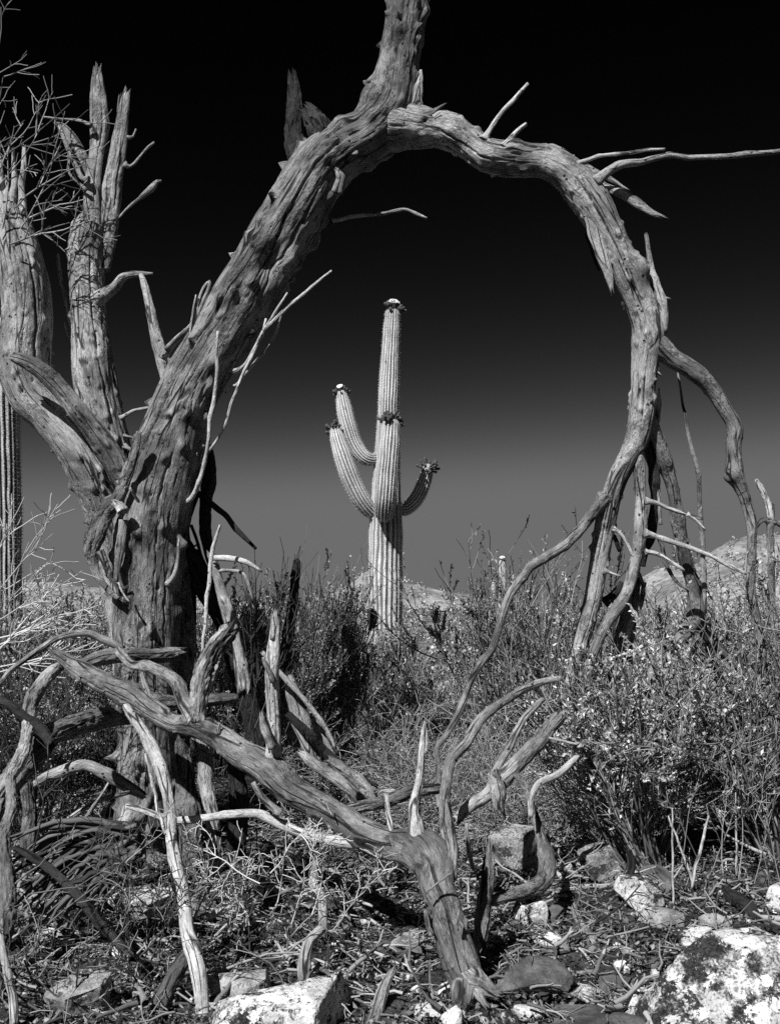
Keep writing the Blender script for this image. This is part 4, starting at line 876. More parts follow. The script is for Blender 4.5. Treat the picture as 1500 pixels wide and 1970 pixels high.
    S([(1042, 1346, 6), (1005, 1388, 7), (972, 1443, 8), (950, 1491, 8), (935, 1520, 6)], (4.8, 4.6), 'straight slanting stick left of the leafy bush', W_GREY, rough=1.3)
    S([(1074, 1380, 15), (1053, 1403, 15), (1031, 1432, 15), (994, 1466, 15), (961, 1500, 18), (930, 1530, 12), (901, 1551, 11), (878, 1578, 9)], (4.7, 4.45), 'stout sawn-off log slanting down left from the leafy bush', W_GREY, 'log', 'log', rough=1.5, bark=0.4, nknots=10)
    S([(950, 1490, 14), (960, 1520, 14), (962, 1545, 10), (967, 1570, 6)], 4.45, 'bleached root knot hanging below the stout log', W_RAG, 'branch', 'branch', rough=1.8, bark=1.0)
    S([(1056, 1420, 3), (1080, 1424, 3), (1112, 1433, 2)], 4.6, 'small white twig sticking out right of the stout log', W_PALE, 'twig', 'twig')
    S([(1108, 1457, 6), (1075, 1488, 7), (1034, 1509, 7), (1022, 1540, 6), (1020, 1570, 5)], (4.5, 4.3), 'pale crooked branch below the stout log', W_PALE, 'branch', 'branch', rough=1.3)
    S([(992, 1490, 6), (1008, 1515, 7), (1018, 1550, 7), (1030, 1595, 8), (1046, 1640, 15), (1048, 1668, 17), (1036, 1695, 16), (1003, 1714, 14), (965, 1726, 11), (935, 1736, 9)], [4.5, 4.5, 4.45, 4.4, 4.3, 4.25, 4.2, 4.15, 4.1, 4.05], 'dark log curving round in a hook right of the fallen limb root', W_BARK, 'log', 'log', bark=0.8, rough=1.6)
    S([(1068, 1672, 4), (1082, 1690, 5), (1098, 1706, 3)], 'g', 'short pale stub lying beyond the hooked log', W_PALE)
    S([(942, 1640, 8), (938, 1680, 12), (930, 1740, 14), (925, 1790, 15), (921, 1835, 14)], (3.75, 3.55), 'rough upright bark slab right beside the fallen limb root', W_BARK, 'bark slab', 'bark', bark=1.3, rough=1.7, jag0=0.06)
    S([(897, 1584, 4), (902, 1630, 4.5), (910, 1672, 4)], 3.6, 'thin dark stick upright between the limb elbow and bark slab', W_GREY)
    S([(715, 1842, 16), (745, 1825, 20), (772, 1810, 20), (820, 1788, 20), (850, 1778, 16)], 'g', 'furrowed bark log pointing left from under the fallen limb', W_BARK, 'log', 'log', bark=1.2, rough=1.6, jag0=0.05)
    S([(640, 1816, 4), (675, 1832, 5), (707, 1843, 5.5), (754, 1851, 5), (803, 1866, 3)], 'g', 'white peeled stick on the dark litter at bottom centre', W_PALE)
    S([(605, 1868, 3), (640, 1860, 3.5), (690, 1845, 3)], 'g', 'slim pale stick meeting the white peeled stick from the left', W_PALE)
    S([(588, 1925, 12), (586, 1880, 12), (588, 1845, 12), (597, 1812, 12), (615, 1790, 10)], (3.3, 3.45), 'dark bent branch standing behind the speckled rock at the bottom', W_GREY, 'branch', 'branch', rough=1.2)
    S([(606, 1660, 6), (608, 1700, 8), (614, 1750, 9), (622, 1800, 9)], (3.85, 3.6), 'upright grey stub in the thorny tangle under the zigzag limb', W_GREY)
    S([(752, 1874, 8), (740, 1898, 11), (730, 1925, 12), (718, 1968, 14), (710, 1990, 14)], (3.25, 3.08), 'short thick stick jutting up from the bottom edge at centre', W_GREY, rough=1.4, jag0=0.03)
    S([(440, 1838, 6), (480, 1836, 7), (523, 1834, 7), (577, 1830, 5)], 'g', 'grey split stick lying flat left of the dark bent branch', W_GREY)
    S([(378, 1810, 10), (350, 1850, 13), (325, 1900, 15), (305, 1950, 16), (296, 1985, 16)], (3.4, 3.12), 'dark bark branch slanting left beneath the long curved branch', W_BARK, 'branch', 'branch', bark=0.8, rough=1.4)
    S([(400, 1766, 7), (425, 1752, 7), (455, 1738, 6)], 3.6, 'short dark stick in shade right of the long curved branch', W_GREY)
    S([(30, 1632, 6), (62, 1648, 8), (95, 1668, 8), (150, 1722, 9), (200, 1782, 9), (252, 1842, 10)], (3.7, 3.35), 'blackened branch slanting down across the fibrous fan at left', W_DARK, 'branch', 'branch', bark=0.9)
    S([(1102, 1740, 5), (1120, 1780, 9), (1138, 1810, 10), (1152, 1835, 8)], 'g', 'dark short log lying toward the boulder in the bottom right', W_GREY, 'log', 'log', rough=1.3, bark=0.4)
    S([(1160, 1828, 5), (1190, 1826, 7), (1220, 1833, 5)], 'g', 'pale splintered stick by the left end of the boulder', W_PALE)
    S([(958, 1770, 5), (990, 1795, 5), (1025, 1832, 5), (1055, 1862, 5), (1095, 1872, 6), (1140, 1868, 4)], 'g', 'thin pale root snaking over the dark round stone', W_GREY, 'root', 'root', rough=1.3)
    S([(960, 1842, 5), (1010, 1832, 7), (1060, 1826, 7), (1115, 1820, 4)], 'g', 'weathered stick across the stones above the dark round stone', W_GREY, rough=1.4)
    S([(1076, 1712, 3), (1120, 1707, 4), (1170, 1703, 4), (1190, 1700, 2)], 'g', 'thin pale stick left of the white-topped rock', W_PALE)
    S([(1210, 1640, 7), (1214, 1665, 9), (1205, 1690, 9), (1198, 1710, 5)], (4.55, 4.5), 'dark peg of wood leaning on the grey rock under the leafy bush', W_DARK, rough=1.3)
    S([(1392, 1712, 8), (1420, 1735, 14), (1450, 1762, 12), (1460, 1770, 8)], 'g', 'dark wedge-shaped chunk of wood above the boulder at right', W_DARK, 'log', 'log', rough=1.3, flat=0.7)
    for px, y0, y1, lab in ((1294, 1555, 1742, 'tall straight dry grass stalk in front of the leafy bush'), (1416, 1525, 1690, 'faint straight stalk near the right edge'), (1074, 1560, 1645, 'short straight stalk left of the leafy bush base')):
        yb = G(px, y1)
        S([(px, y1, 2.2), (px - 1, (y0 + y1) / 2, 1.9), (px - 2, y0, 1.4)], yb, lab, W_PALE, 'stalk', 'stalk', wob=0.02)
    S([(1330, 1710, 2.5), (1335, 1680, 3), (1350, 1620, 3), (1362, 1570, 2)], (4.6, 4.6), 'pale slanting stalk forming a V right of the tall straight one', W_PALE, 'stalk', 'stalk')
    S([(1332, 1708, 2.4), (1322, 1670, 2.4), (1300, 1610, 2), (1285, 1570, 1.5)], (4.6, 4.6), 'pale left arm of the V of stalks before the bush', W_PALE, 'stalk', 'stalk')
sticks()

# ------------------------------------------------------------------ rocks
def rock(x0, y0, x1, y1, mat, label, seed, cuts=12, flatz=1.0, name='rock', deep=0.8, n=(72, 44), sharp=0.96, Yc=None):
    cx, cy = (x0 + x1) / 2, (y0 + y1) / 2
    Yf = G(cx, y1); rx = (x1 - x0) / 2 * Yf / F; ry = rx * deep; rz = (y1 - y0) / 2 * Yf / F * 1.08 * flatz
    Y = (Yf + ry * 0.75) if Yc is None else Yc
    rx *= Y / Yf; rz *= Y / Yf
    c = P(cx, cy, Y); c[2] -= rz * 0.10
    small = (x1 - x0) < 75
    if small: n = (18, 11); cuts = 18
    rg = np.random.default_rng(seed); nu, nv = n
    u = np.linspace(0, 2 * math.pi, nu, endpoint=False); v = np.linspace(0, math.pi, nv)
    Vv, U = np.meshgrid(v, u, indexing='ij')
    p = np.stack([np.sin(Vv) * np.cos(U), np.sin(Vv) * np.sin(U), np.cos(Vv)], -1).reshape(-1, 3)
    p = p * (1 + 0.16 * fbm(p[:, 0] * 1.4, p[:, 1] * 1.4, p[:, 2] * 1.4, seed, 2))[:, None]
    for _ in range(cuts):
        d = unit(rg.normal(size=3) * np.array([1, 1, 0.9])); cc = rg.uniform(0.30, 0.68) if small else rg.uniform(0.42, 0.80)
        h = p @ d - cc; p = p - np.where(h > 0, h * sharp, 0)[:, None] * d
    tp = unit(np.array([rg.normal(0, 0.15), -0.25, 1.0])); h = p @ tp - 0.55; p = p - np.where(h > 0, h * 0.85, 0)[:, None] * tp
    p = p / np.abs(p).max(0)
    p = p * (1 + 0.05 * fbm(p[:, 0] * 5, p[:, 1] * 5, p[:, 2] * 5, seed + 3, 4) + 0.02 * fbm(p[:, 0] * 17, p[:, 1] * 17, p[:, 2] * 17, seed + 4, 3))[:, None]
    V = c + p * np.array([rx, ry, rz])
    i = np.arange(nv - 1)[:, None] * nu; j = np.arange(nu)[None, :]; jn = (j + 1) % nu
    Q = np.stack([i + j, i + nu + j, i + nu + jn, i + jn], -1).reshape(-1, 4)
    return tag(mk(name, V, Q, None, mat, None, smooth=not small), label, 'rock')

rock(1175, 1785, 1640, 2060, R_LICHEN2, 'huge lichen-blotched boulder filling the bottom right corner', 11, 15, 1.0, 'boulder', 0.7, (200, 120), Yc=3.2)
rock(1290, 1772, 1372, 1830, R_LICHEN, 'white lichen-spotted stone on the left shoulder of the boulder', 12)
rock(1400, 1770, 1530, 1850, R_LICHEN2, 'speckled block behind the boulder at the right edge', 13)
rock(1180, 1685, 1288, 1755, R_LICHEN, 'white-topped rock left of the tall straight stalk', 14)
rock(1228, 1735, 1332, 1792, R_GREY, 'striped grey rock just below the white-topped one', 15)
rock(1338, 1752, 1408, 1792, R_GREY, 'small grey rock beside the dark wood wedge', 16)
rock(1108, 1625, 1218, 1702, R_GREY, 'pale grey rock under the leafy bush', 17, 11)
rock(1225, 1665, 1310, 1720, R_DARK, 'dark rock tucked behind the white-topped rock', 18)
rock(968, 1718, 1054, 1784, R_LICHEN, 'mottled round-topped rock right of the bark slab', 19, 11)
rock(1040, 1740, 1082, 1778, R_DARK, 'small dark rock touching the mottled round-topped rock', 20)
rock(940, 1845, 1100, 1925, R_DARK, 'dark smooth round stone right of the fallen limb root', 21, 9)
rock(1020, 1790, 1090, 1828, R_WHITE, 'bright white flat stone above the dark round stone', 22)
rock(1098, 1890, 1172, 1942, R_LICHEN, 'white black-spotted stone at the bottom right of centre', 23, 11)
rock(1140, 1862, 1220, 1922, R_DARK, 'dark angular rock against the boulder left end', 24)
rock(1178, 1915, 1206, 1944, R_WHITE, 'tiny white shard in front of the dark angular rock', 25)
rock(1203, 1903, 1238, 1955, R_WHITE, 'upright white shard beside the boulder', 26)
rock(1180, 1845, 1215, 1875, R_WHITE, 'small white stone on the boulder upper left edge', 27)
rock(1010, 1935, 1250, 2010, R_DARK, 'broad dark slab along the bottom edge left of the boulder', 28, 11)
rock(985, 1925, 1045, 1965, R_WHITE, 'pale stone below the dark round stone', 29)
rock(960, 1935, 1002, 1985, R_LICHEN, 'small mottled stone in front of the fallen limb root', 30)
rock(765, 1925, 878, 1962, R_WHITE, 'long flat white stone left of the fallen limb root', 31, 12)
rock(845, 1940, 900, 1985, R_WHITE, 'white stone under the fallen limb root at the bottom edge', 32)
rock(780, 1895, 812, 1928, R_WHITE, 'small pale stone behind the long flat white stone', 33)
rock(838, 1892, 872, 1922, R_WHITE, 'bright small stone touching the fallen limb foot', 34)
rock(712, 1855, 742, 1885, R_LICHEN, 'white stone chip behind the short thick stick', 35)
rock(738, 1766, 762, 1787, R_WHITE, 'single bright white pebble in the dark litter at centre', 36)
rock(408, 1888, 722, 2030, R_LICHEN, 'big speckled white rock along the bottom edge left of centre', 37, 14, 1.0, 'rock', 0.75, (150, 90))
rock(395, 1850, 560, 1935, R_GREY, 'grey weathered rock behind the big speckled one', 38, 12)
rock(192, 1690, 338, 1775, R_WHITE, 'bright white rock under the fibrous fan beside the curved branch', 39, 12)
rock(15, 1768, 130, 1822, R_WHITE, 'flat white stone low at the left edge', 40, 13)
rock(90, 1862, 230, 1965, R_GREY, 'pale grey slab near the bottom left corner', 41, 12)
rock(20, 1830, 100, 1880, R_GREY, 'half-buried grey stone under the flat white stone', 42)
rock(205, 1800, 258, 1860, R_LICHEN, 'small mottled stone below the bright white rock', 43)
rock(60, 1490, 250, 1610, R_GREY, 'smooth grey slab behind the logs left of the trunk foot', 44, 11, 0.8)
rock(455, 1590, 480, 1625, R_WHITE, 'small white stone in the shade under the thin pale branch', 45)
rock(420, 1735, 445, 1752, R_WHITE, 'tiny white stone right of the curved branch', 46)
rock(935, 1575, 1085, 1680, R_GREY, 'broad low rock behind the hooked log', 47, 11)
rock(975, 1598, 1005, 1625, R_WHITE, 'little white stone on the ground left of the hooked log', 48)
rock(1075, 1660, 1110, 1682, R_WHITE, 'little white stone right of the hooked log', 49)
rock(1475, 1585, 1530, 1640, R_LICHEN, 'pale rock at the right edge under the far right bush', 50)
rock(1470, 1700, 1540, 1760, R_LICHEN, 'white patchy rock at the right edge above the boulder', 51)
rock(835, 1310, 905, 1345, R_LICHEN, 'pale rock on open ground beyond the dry brush', 52)
rock(930, 1345, 1000, 1372, R_GREY, 'flat pale rock behind the crooked grey branch', 53)
rock(748, 1790, 830, 1850, R_GREY, 'grey rock in shade inside the bend of the fallen limb', 54)
rock(1000, 1880, 1040, 1900, R_LICHEN, 'thin pale stone wedged under the weathered stick', 55)
rock(500, 1790, 560, 1830, R_GREY, 'grey stone behind the split stick at bottom left of centre', 56)

# ------------------------------------------------------------------ dead fibrous fan at left
def fan():
    rg = np.random.default_rng(77)
    root = empty('dead_agave', P(235, 1660, 3.8), 'collapsed fan of dry dark fibrous leaves under the logs at left', 'dead plant')
    for q in range(120):
        if q < 80: a = P(245 + rg.uniform(-20, 20), 1618 + rg.uniform(-30, 40), 3.85); ang = rg.uniform(math.radians(178), math.radians(232)); L = rg.uniform(0.25, 0.48)
        else: a = P(262 + rg.uniform(-15, 15), 1650 + rg.uniform(-10, 20), 3.75); ang = rg.uniform(math.radians(190), math.radians(228)); L = rg.uniform(0.15, 0.26)
        d = np.array([math.cos(ang), rg.uniform(-0.35, 0.05), math.sin(ang)])
        k = 9; t = np.linspace(0, 1, k)[:, None]
        sag = np.array([0, 0, 1.0]) * (0.10 * np.sin(t * math.pi) - 0.02 * t)
        c = a + d * L * t + sag * L * rg.uniform(0.3, 2.2) + rg.normal(0, 0.004, (k, 3))
        c[:, 2] = np.maximum(c[:, 2], gz(c[:, 0], c[:, 1]) + 0.01)
        w = rg.uniform(0.007, 0.02) * (1 - 0.75 * t[:, 0] ** 2)
        T = unit(np.gradient(c, axis=0)); s_ = unit(np.cross(T, np.array([0.2, -1, 0.5]) + rg.normal(0, 0.3, 3))); nrm = np.cross(s_, T)
        th = w * 0.07
        V = np.stack([c + s_ * w[:, None], c + nrm * th[:, None] * 2.2, c - s_ * w[:, None], c - nrm * th[:, None]], 1).reshape(-1, 3)
        i = np.arange(k - 1)[:, None] * 4; j = np.arange(4)[None, :]; jn = (j + 1) % 4
        Q = np.stack([i + j, i + jn, i + 4 + jn, i + 4 + j], -1).reshape(-1, 4)
        mk('leaf', V, Q, None, LITTER_M, root, {'tone': ('FLOAT', np.full(len(V), rg.uniform(0.02, 0.45)))}, smooth=False)
fan()

# ------------------------------------------------------------------ shrubs
def shrub(name, label, cat, px, py, Y, stems, L, spread, lean, seed, leafn=0, leafsize=0.02, leafmat=None, stemmat=None, levels=((5, 0.5, 0.6, 0.6), (5, 0.5, 0.7, 0.6)), r0=0.008, rmin=0.0016, up=0.10, wob=0.14, base_r=0.12, aspect=0.24, group=None, lift=0.35, leaf_t0=0.15, zmin=None):
    rg = np.random.default_rng(seed)
    b0 = P(px, py, Y); b0[2] = float(gz(b0[0], b0[1])) - 0.02
    root = empty(name, b0, label, cat, group)
    ph = rg.uniform(0, 2 * math.pi, stems); rr = np.sqrt(rg.uniform(0, 1, stems))
    base = b0 + np.stack([np.cos(ph) * rr * base_r, np.sin(ph) * rr * base_r, 0 * ph], 1)
    d = np.stack([np.cos(ph) * rr * spread + lean[0], np.sin(ph) * rr * spread + lean[1], np.ones(stems)], 1)
    gr = grow(rg, base, d, L * rg.uniform(0.65, 1.1, stems), np.full(stems, r0), levels, k=7, wob=wob, up=up)
    for pts, _ in gr:
        pts[..., 2] = np.maximum(pts[..., 2], b0[2] - 0.03)
    strand_mesh('stems', gr, stemmat or STEM_M, root, rg, 4, rmin)
    if leafn:
        tw = gr[-1][0]; m_ = len(tw)
        wt = np.exp(1.7 * vn(tw[:, 3, 0] * 5.5, tw[:, 3, 1] * 5.5, tw[:, 3, 2] * 5.5, seed) * 2.2) * rg.uniform(0.1, 1, m_) ** 1.5   # leafy and bare shoots
        ti = rg.choice(m_, leafn, p=wt / wt.sum()); k_ = tw.shape[1]
        tt = (leaf_t0 + (1 - leaf_t0) * rg.uniform(0, 1, leafn) ** 0.7) * (k_ - 1); a_ = np.minimum(tt.astype(int), k_ - 2); f_ = (tt - a_)[:, None]
        pos = tw[ti, a_] * (1 - f_) + tw[ti, a_ + 1] * f_; tan = unit(tw[ti, a_ + 1] - tw[ti, a_])
        ok = pos[:, 2] > b0[2] + lift * L * rg.uniform(0.6, 1.3, leafn)
        leaves('foliage', rg, pos[ok], leafsize, leafmat or LEAF_GREY, root, aspect, 0.1, tan[ok] * 1.6, tone=(rg.uniform(0, 1, m_) ** 1.3)[ti][ok])
    return root

SB = 'leafy grey desert shrubs'
shrub('leafy_shrub', 'big pale-leaved bush on the right in front of the arch legs', 'shrub', 1250, 1650, 5.35, 46, 0.96, 0.55, (0.02, -0.05), 201, 26000, 0.026, LEAF_PALE, STEM_M, ((6, 0.45, 0.55, 0.6), (6, 0.5, 0.7, 0.55)), 0.009, 0.0016, 0.06, aspect=0.21, group=SB, lift=0.36)
shrub('leafy_shrub', 'tall leafy bush cut off by the right edge', 'shrub', 1500, 1650, 5.3, 40, 1.08, 0.45, (0.0, -0.03), 202, 20000, 0.025, LEAF_GREY, STEM_M, ((6, 0.42, 0.55, 0.6), (6, 0.5, 0.7, 0.55)), 0.009, 0.0016, 0.08, aspect=0.21, group=SB, lift=0.25)
shrub('leafy_shrub', 'slanting stemmy bush fanning left at the base of the big pale-leaved one', 'shrub', 1238, 1635, 5.2, 34, 0.95, 0.25, (-0.55, -0.1), 203, 8000, 0.024, LEAF_PALE, DRY_M, ((5, 0.4, 0.45, 0.55), (5, 0.5, 0.7, 0.55)), 0.008, 0.0018, 0.05, wob=0.08, aspect=0.21, group=SB, lift=0.45)
shrub('leafy_shrub', 'pale bush behind the drooping left arch leg', 'shrub', 1040, 1480, 7.2, 44, 1.4, 0.5, (0.05, 0), 204, 20000, 0.023, LEAF_GREY, STEM_M, ((6, 0.42, 0.55, 0.6), (6, 0.5, 0.7, 0.55)), 0.009, 0.0022, 0.10, aspect=0.21, group=SB, lift=0.3)
shrub('leafy_shrub', 'dense bush between the arch legs before the rocky hill', 'shrub', 1330, 1480, 7.4, 44, 1.18, 0.65, (0.0, 0), 205, 22000, 0.027, LEAF_GREY, STEM_M, ((6, 0.42, 0.55, 0.6), (6, 0.5, 0.7, 0.55)), 0.009, 0.0022, 0.10, aspect=0.21, group=SB, lift=0.25)
shrub('leafy_shrub', 'bush behind the outer right branch of the arch', 'shrub', 1470, 1470, 8.2, 40, 1.28, 0.6, (0.0, 0), 206, 15000, 0.034, LEAF_PALE, STEM_M, ((6, 0.42, 0.55, 0.6), (6, 0.5, 0.7, 0.55)), 0.009, 0.0024, 0.10, aspect=0.21, group=SB, lift=0.3)
FB_ = 'twiggy fine-leaved bushes in the middle distance'
lv = ((7, 0.45, 0.5, 0.6), (6, 0.5, 0.6, 0.6))
shrub('twiggy_bush', 'tall twiggy bush left of the saguaro behind the upright spike', 'shrub', 530, 1460, 7.6, 44, 1.18, 0.45, (0.0, 0), 211, 24000, 0.024, LEAF_GREY, STEM_M, lv, 0.007, 0.0020, 0.16, wob=0.10, group=FB_, lift=0.25)
shrub('twiggy_bush', 'fine grey bush directly left of the saguaro foot', 'shrub', 640, 1430, 8.6, 44, 1.12, 0.45, (0.0, 0), 212, 24000, 0.026, LEAF_FINE, STEM_M, lv, 0.007, 0.0022, 0.16, wob=0.10, group=FB_, lift=0.2)
shrub('twiggy_bush', 'low fine bush hiding the saguaro foot', 'shrub', 740, 1390, 10.0, 44, 0.80, 0.55, (0.0, 0), 213, 24000, 0.028, LEAF_FINE, STEM_M, lv, 0.007, 0.0026, 0.14, wob=0.10, group=FB_, lift=0.2)
shrub('twiggy_bush', 'thin open bush right of the saguaro foot', 'shrub', 860, 1400, 9.4, 30, 0.62, 0.7, (0.0, 0), 214, 9000, 0.026, LEAF_FINE, DRY_M, lv, 0.006, 0.0024, 0.08, group=FB_, lift=0.2)
shrub('twiggy_bush', 'grey bush between the left saguaro and the dead trunk', 'shrub', 150, 1440, 7.8, 46, 1.1, 0.6, (0.0, 0), 215, 26000, 0.028, LEAF_GREY, STEM_M, lv, 0.007, 0.0022, 0.12, group=FB_, lift=0.15)
shrub('twiggy_bush', 'grey bush at the foot of the left saguaro', 'shrub', 25, 1440, 7.4, 40, 1.0, 0.6, (0.0, 0), 216, 22000, 0.028, LEAF_GREY, STEM_M, lv, 0.007, 0.0022, 0.12, group=FB_, lift=0.15)
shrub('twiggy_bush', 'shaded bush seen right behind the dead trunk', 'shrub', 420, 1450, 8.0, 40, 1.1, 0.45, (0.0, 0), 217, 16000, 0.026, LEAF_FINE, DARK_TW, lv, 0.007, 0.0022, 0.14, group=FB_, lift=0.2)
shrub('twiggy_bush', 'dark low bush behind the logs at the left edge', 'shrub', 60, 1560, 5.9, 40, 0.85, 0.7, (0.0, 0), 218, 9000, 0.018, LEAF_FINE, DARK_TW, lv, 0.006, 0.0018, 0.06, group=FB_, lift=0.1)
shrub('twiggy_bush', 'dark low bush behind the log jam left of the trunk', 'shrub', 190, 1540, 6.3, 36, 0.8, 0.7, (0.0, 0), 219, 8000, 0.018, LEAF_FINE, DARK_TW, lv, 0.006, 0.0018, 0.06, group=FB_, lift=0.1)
DB = 'sprawling dry brush behind the fallen limb'
lv2 = ((6, 0.6, 0.6, 0.65), (5, 0.55, 0.7, 0.6))
for q, (px, py, Y, lab) in enumerate(((690, 1500, 7.0, 'low sprawl of dry stems behind the flat plank'), (790, 1480, 7.2, 'arching dry stems in the open centre'), (880, 1510, 6.6, 'dry wiry brush left of the crooked grey branch'), (770, 1560, 6.0, 'wiry dry tangle just behind the horizontal bark log'), (970, 1560, 6.0, 'dry stems behind the stout slanting log'), (1090, 1560, 5.9, 'leafless dry stems left of the big pale-leaved bush'), (620, 1520, 6.4, 'dry stems behind the bright broken log'))):
    shrub('dry_brush', lab, 'dry brush', px, py, Y, 34, 0.62, 1.9, (0.2, 0), 231 + q, 2200, 0.014, LEAF_FINE, DRY_M, lv2, 0.0045, 0.0017, -0.03, wob=0.16, base_r=0.3, group=DB, lift=0.05)
# pale leafless twigs at the left edge
def bare(name, label, cat, starts, seed, mat, L, levels, r0=0.004, rmin=0.0016, up=0.02, wob=0.09):
    rg = np.random.default_rng(seed)
    b = np.array([P(a, c, y) for a, c, y, *_ in starts]); d = np.array([s[3] for s in starts], float)
    root = empty(name, (b[0][0], b[0][1], float(gz(b[0][0], b[0][1]))), label, cat)
    gr = grow(rg, b, d, L * rg.uniform(0.75, 1.15, len(b)), np.full(len(b), r0), levels, k=7, wob=wob, up=up)
    strand_mesh('twigs', gr, mat, root, rg, 4, rmin)['kind'] = 'stuff'
    return root
bare('bare_shrub', 'pale leafless twigs reaching in from the left edge', 'shrub', [(-30, 1290, 4.9, (1, 0, 0.55)), (-30, 1270, 4.9, (1, 0, 0.9)), (-25, 1250, 4.9, (1, .1, 0.35)), (-30, 1300, 4.8, (1, .1, 0.2)), (-20, 1240, 4.9, (0.8, 0, 1.2)), (-10, 1260, 4.9, (0.9, 0, 0.7)), (-25, 1090, 4.9, (0.65, 0, 1.3)), (-30, 1210, 4.9, (1, 0, 0.65)), (-20, 1230, 4.9, (1, 0, 0.3)), (-30, 1180, 4.9, (0.5, 0, 1))], 301, PALE_TW, 0.50, ((5, 0.5, 0.6, 0.7), (3, 0.5, 0.7, 0.7)), 0.0045, 0.0022)
limbs_px = [[(-8, 1040, 2.6), (18, 990, 2.4), (33, 935, 2.2), (65, 882, 2), (90, 850, 2), (97, 828, 1.8), (101, 797, 1.4)]]
bare('thorny_shrub', 'pale thorny dead twigs tangled under the zigzag limb', 'shrub', [(470, 1790, 3.6, (0.2, -.1, 1)), (480, 1780, 3.6, (-0.4, -.1, 1)), (520, 1760, 3.6, (0.5, -.1, 0.8)), (560, 1780, 3.65, (0.3, 0, 1)), (450, 1740, 3.6, (-0.3, 0, 0.8)), (600, 1760, 3.6, (0.1, 0, 1)), (440, 1640, 3.6, (0.2, 0, -0.8)), (520, 1680, 3.55, (0.6, 0, 0.4)), (640, 1790, 3.6, (0.5, 0, 0.7)), (500, 1700, 3.5, (-0.7, 0, 0.4)), (580, 1680, 3.6, (0.4, 0, 0.6)), (660, 1740, 3.6, (0.7, -.1, 0.9))], 302, PALE_TW, 0.26, ((6, 0.45, 0.9, 0.7), (4, 0.45, 1.0, 0.7)), 0.003, 0.0013, 0.0, 0.2)
bare('thorny_shrub', 'dark thorny twigs rising in front of the white rock at left', 'shrub', [(250, 1850, 3.4, (0.0, 0, 1)), (255, 1850, 3.4, (0.15, 0, 1)), (245, 1845, 3.4, (-0.15, 0, 1)), (290, 1850, 3.4, (0.3, 0, 1)), (270, 1840, 3.4, (0.5, 0, 0.7)), (100, 1690, 3.6, (0.6, -.1, 0.6)), (160, 1740, 3.5, (0.6, -.1, 0.5)), (60, 1650, 3.7, (0.4, 0, 0.9)), (150, 1960, 3.2, (-0.1, 0, 1)), (140, 1950, 3.2, (-0.5, 0, 1)), (330, 1790, 3.5, (-0.3, 0, 0.5)), (310, 1760, 3.5, (0.4, 0, 0.9))], 303, DARK_TW, 0.36, ((6, 0.4, 0.8, 0.7), (4, 0.4, 1.0, 0.7)), 0.0032, 0.0014, 0.02, 0.12)
bare('thorny_shrub', 'grey thin twigs scattered over the litter at the bottom left', 'shrub', [(60, 1720, 3.4, (0.9, 0, 0.2)), (90, 1780, 3.3, (0.8, 0, 0.6)), (20, 1900, 3.25, (0.6, 0, 0.5)), (180, 1850, 3.3, (0.6, 0, 0.7)), (220, 1700, 3.5, (0.3, 0, 0.9)), (30, 1700, 3.5, (0.9, 0, 0.5)), (340, 1740, 3.5, (0.6, 0, 0.6)), (390, 1700, 3.5, (0.8, 0, 0.1))], 304, STEM_M, 0.34, ((5, 0.45, 0.8, 0.7), (4, 0.4, 1.0, 0.7)), 0.003, 0.0013, 0.0, 0.16)
_r = np.random.default_rng(88)
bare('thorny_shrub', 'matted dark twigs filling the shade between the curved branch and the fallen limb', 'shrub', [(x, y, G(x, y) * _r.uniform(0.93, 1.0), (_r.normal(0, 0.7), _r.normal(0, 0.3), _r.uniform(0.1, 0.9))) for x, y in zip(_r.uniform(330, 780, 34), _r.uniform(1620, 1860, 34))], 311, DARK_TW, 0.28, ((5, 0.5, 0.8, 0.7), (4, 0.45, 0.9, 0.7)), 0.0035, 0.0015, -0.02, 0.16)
bare('thorny_shrub', 'matted grey twigs among the logs below the left edge of the trunk', 'shrub', [(x, y, G(x, y) * _r.uniform(0.93, 1.0), (_r.normal(0, 0.8), _r.normal(0, 0.3), _r.uniform(0.0, 0.8))) for x, y in zip(_r.uniform(-20, 330, 26), _r.uniform(1600, 1900, 26))], 312, STEM_M, 0.28, ((5, 0.5, 0.8, 0.7), (4, 0.45, 0.9, 0.7)), 0.0035, 0.0015, -0.02, 0.16)
bare('thorny_shrub', 'pale broken twigs lying between the fallen limb root and the rocks', 'shrub', [(x, y, G(x, y) * _r.uniform(0.95, 1.0), (_r.normal(0, 0.8), _r.normal(0, 0.3), _r.uniform(0.0, 0.45))) for x, y in zip(_r.uniform(900, 1300, 18), _r.uniform(1650, 1830, 18))], 313, LITTER_M, 0.15, ((4, 0.5, 0.8, 0.7), (3, 0.45, 0.9, 0.7)), 0.0028, 0.0015, -0.02, 0.16)
bare('bare_shrub', 'wiry dark twigs standing among the stalks at the right', 'shrub', [(1480, 1720, 4.5, (-0.2, 0, 1)), (1420, 1690, 4.6, (0.1, 0, 1)), (1390, 1680, 4.6, (-0.1, 0, 1)), (1450, 1700, 4.6, (0.3, 0, 1)), (1360, 1690, 4.6, (0.3, 0, 0.9)), (1500, 1700, 4.5, (-0.4, 0, 1)), (1340, 1650, 4.7, (-0.3, 0, 1)), (1310, 1660, 4.7, (0.1, 0, 1))], 305, DRY_M, 0.5, ((4, 0.45, 0.5, 0.7), (4, 0.45, 0.7, 0.7)), 0.003, 0.0015, 0.03, 0.09)
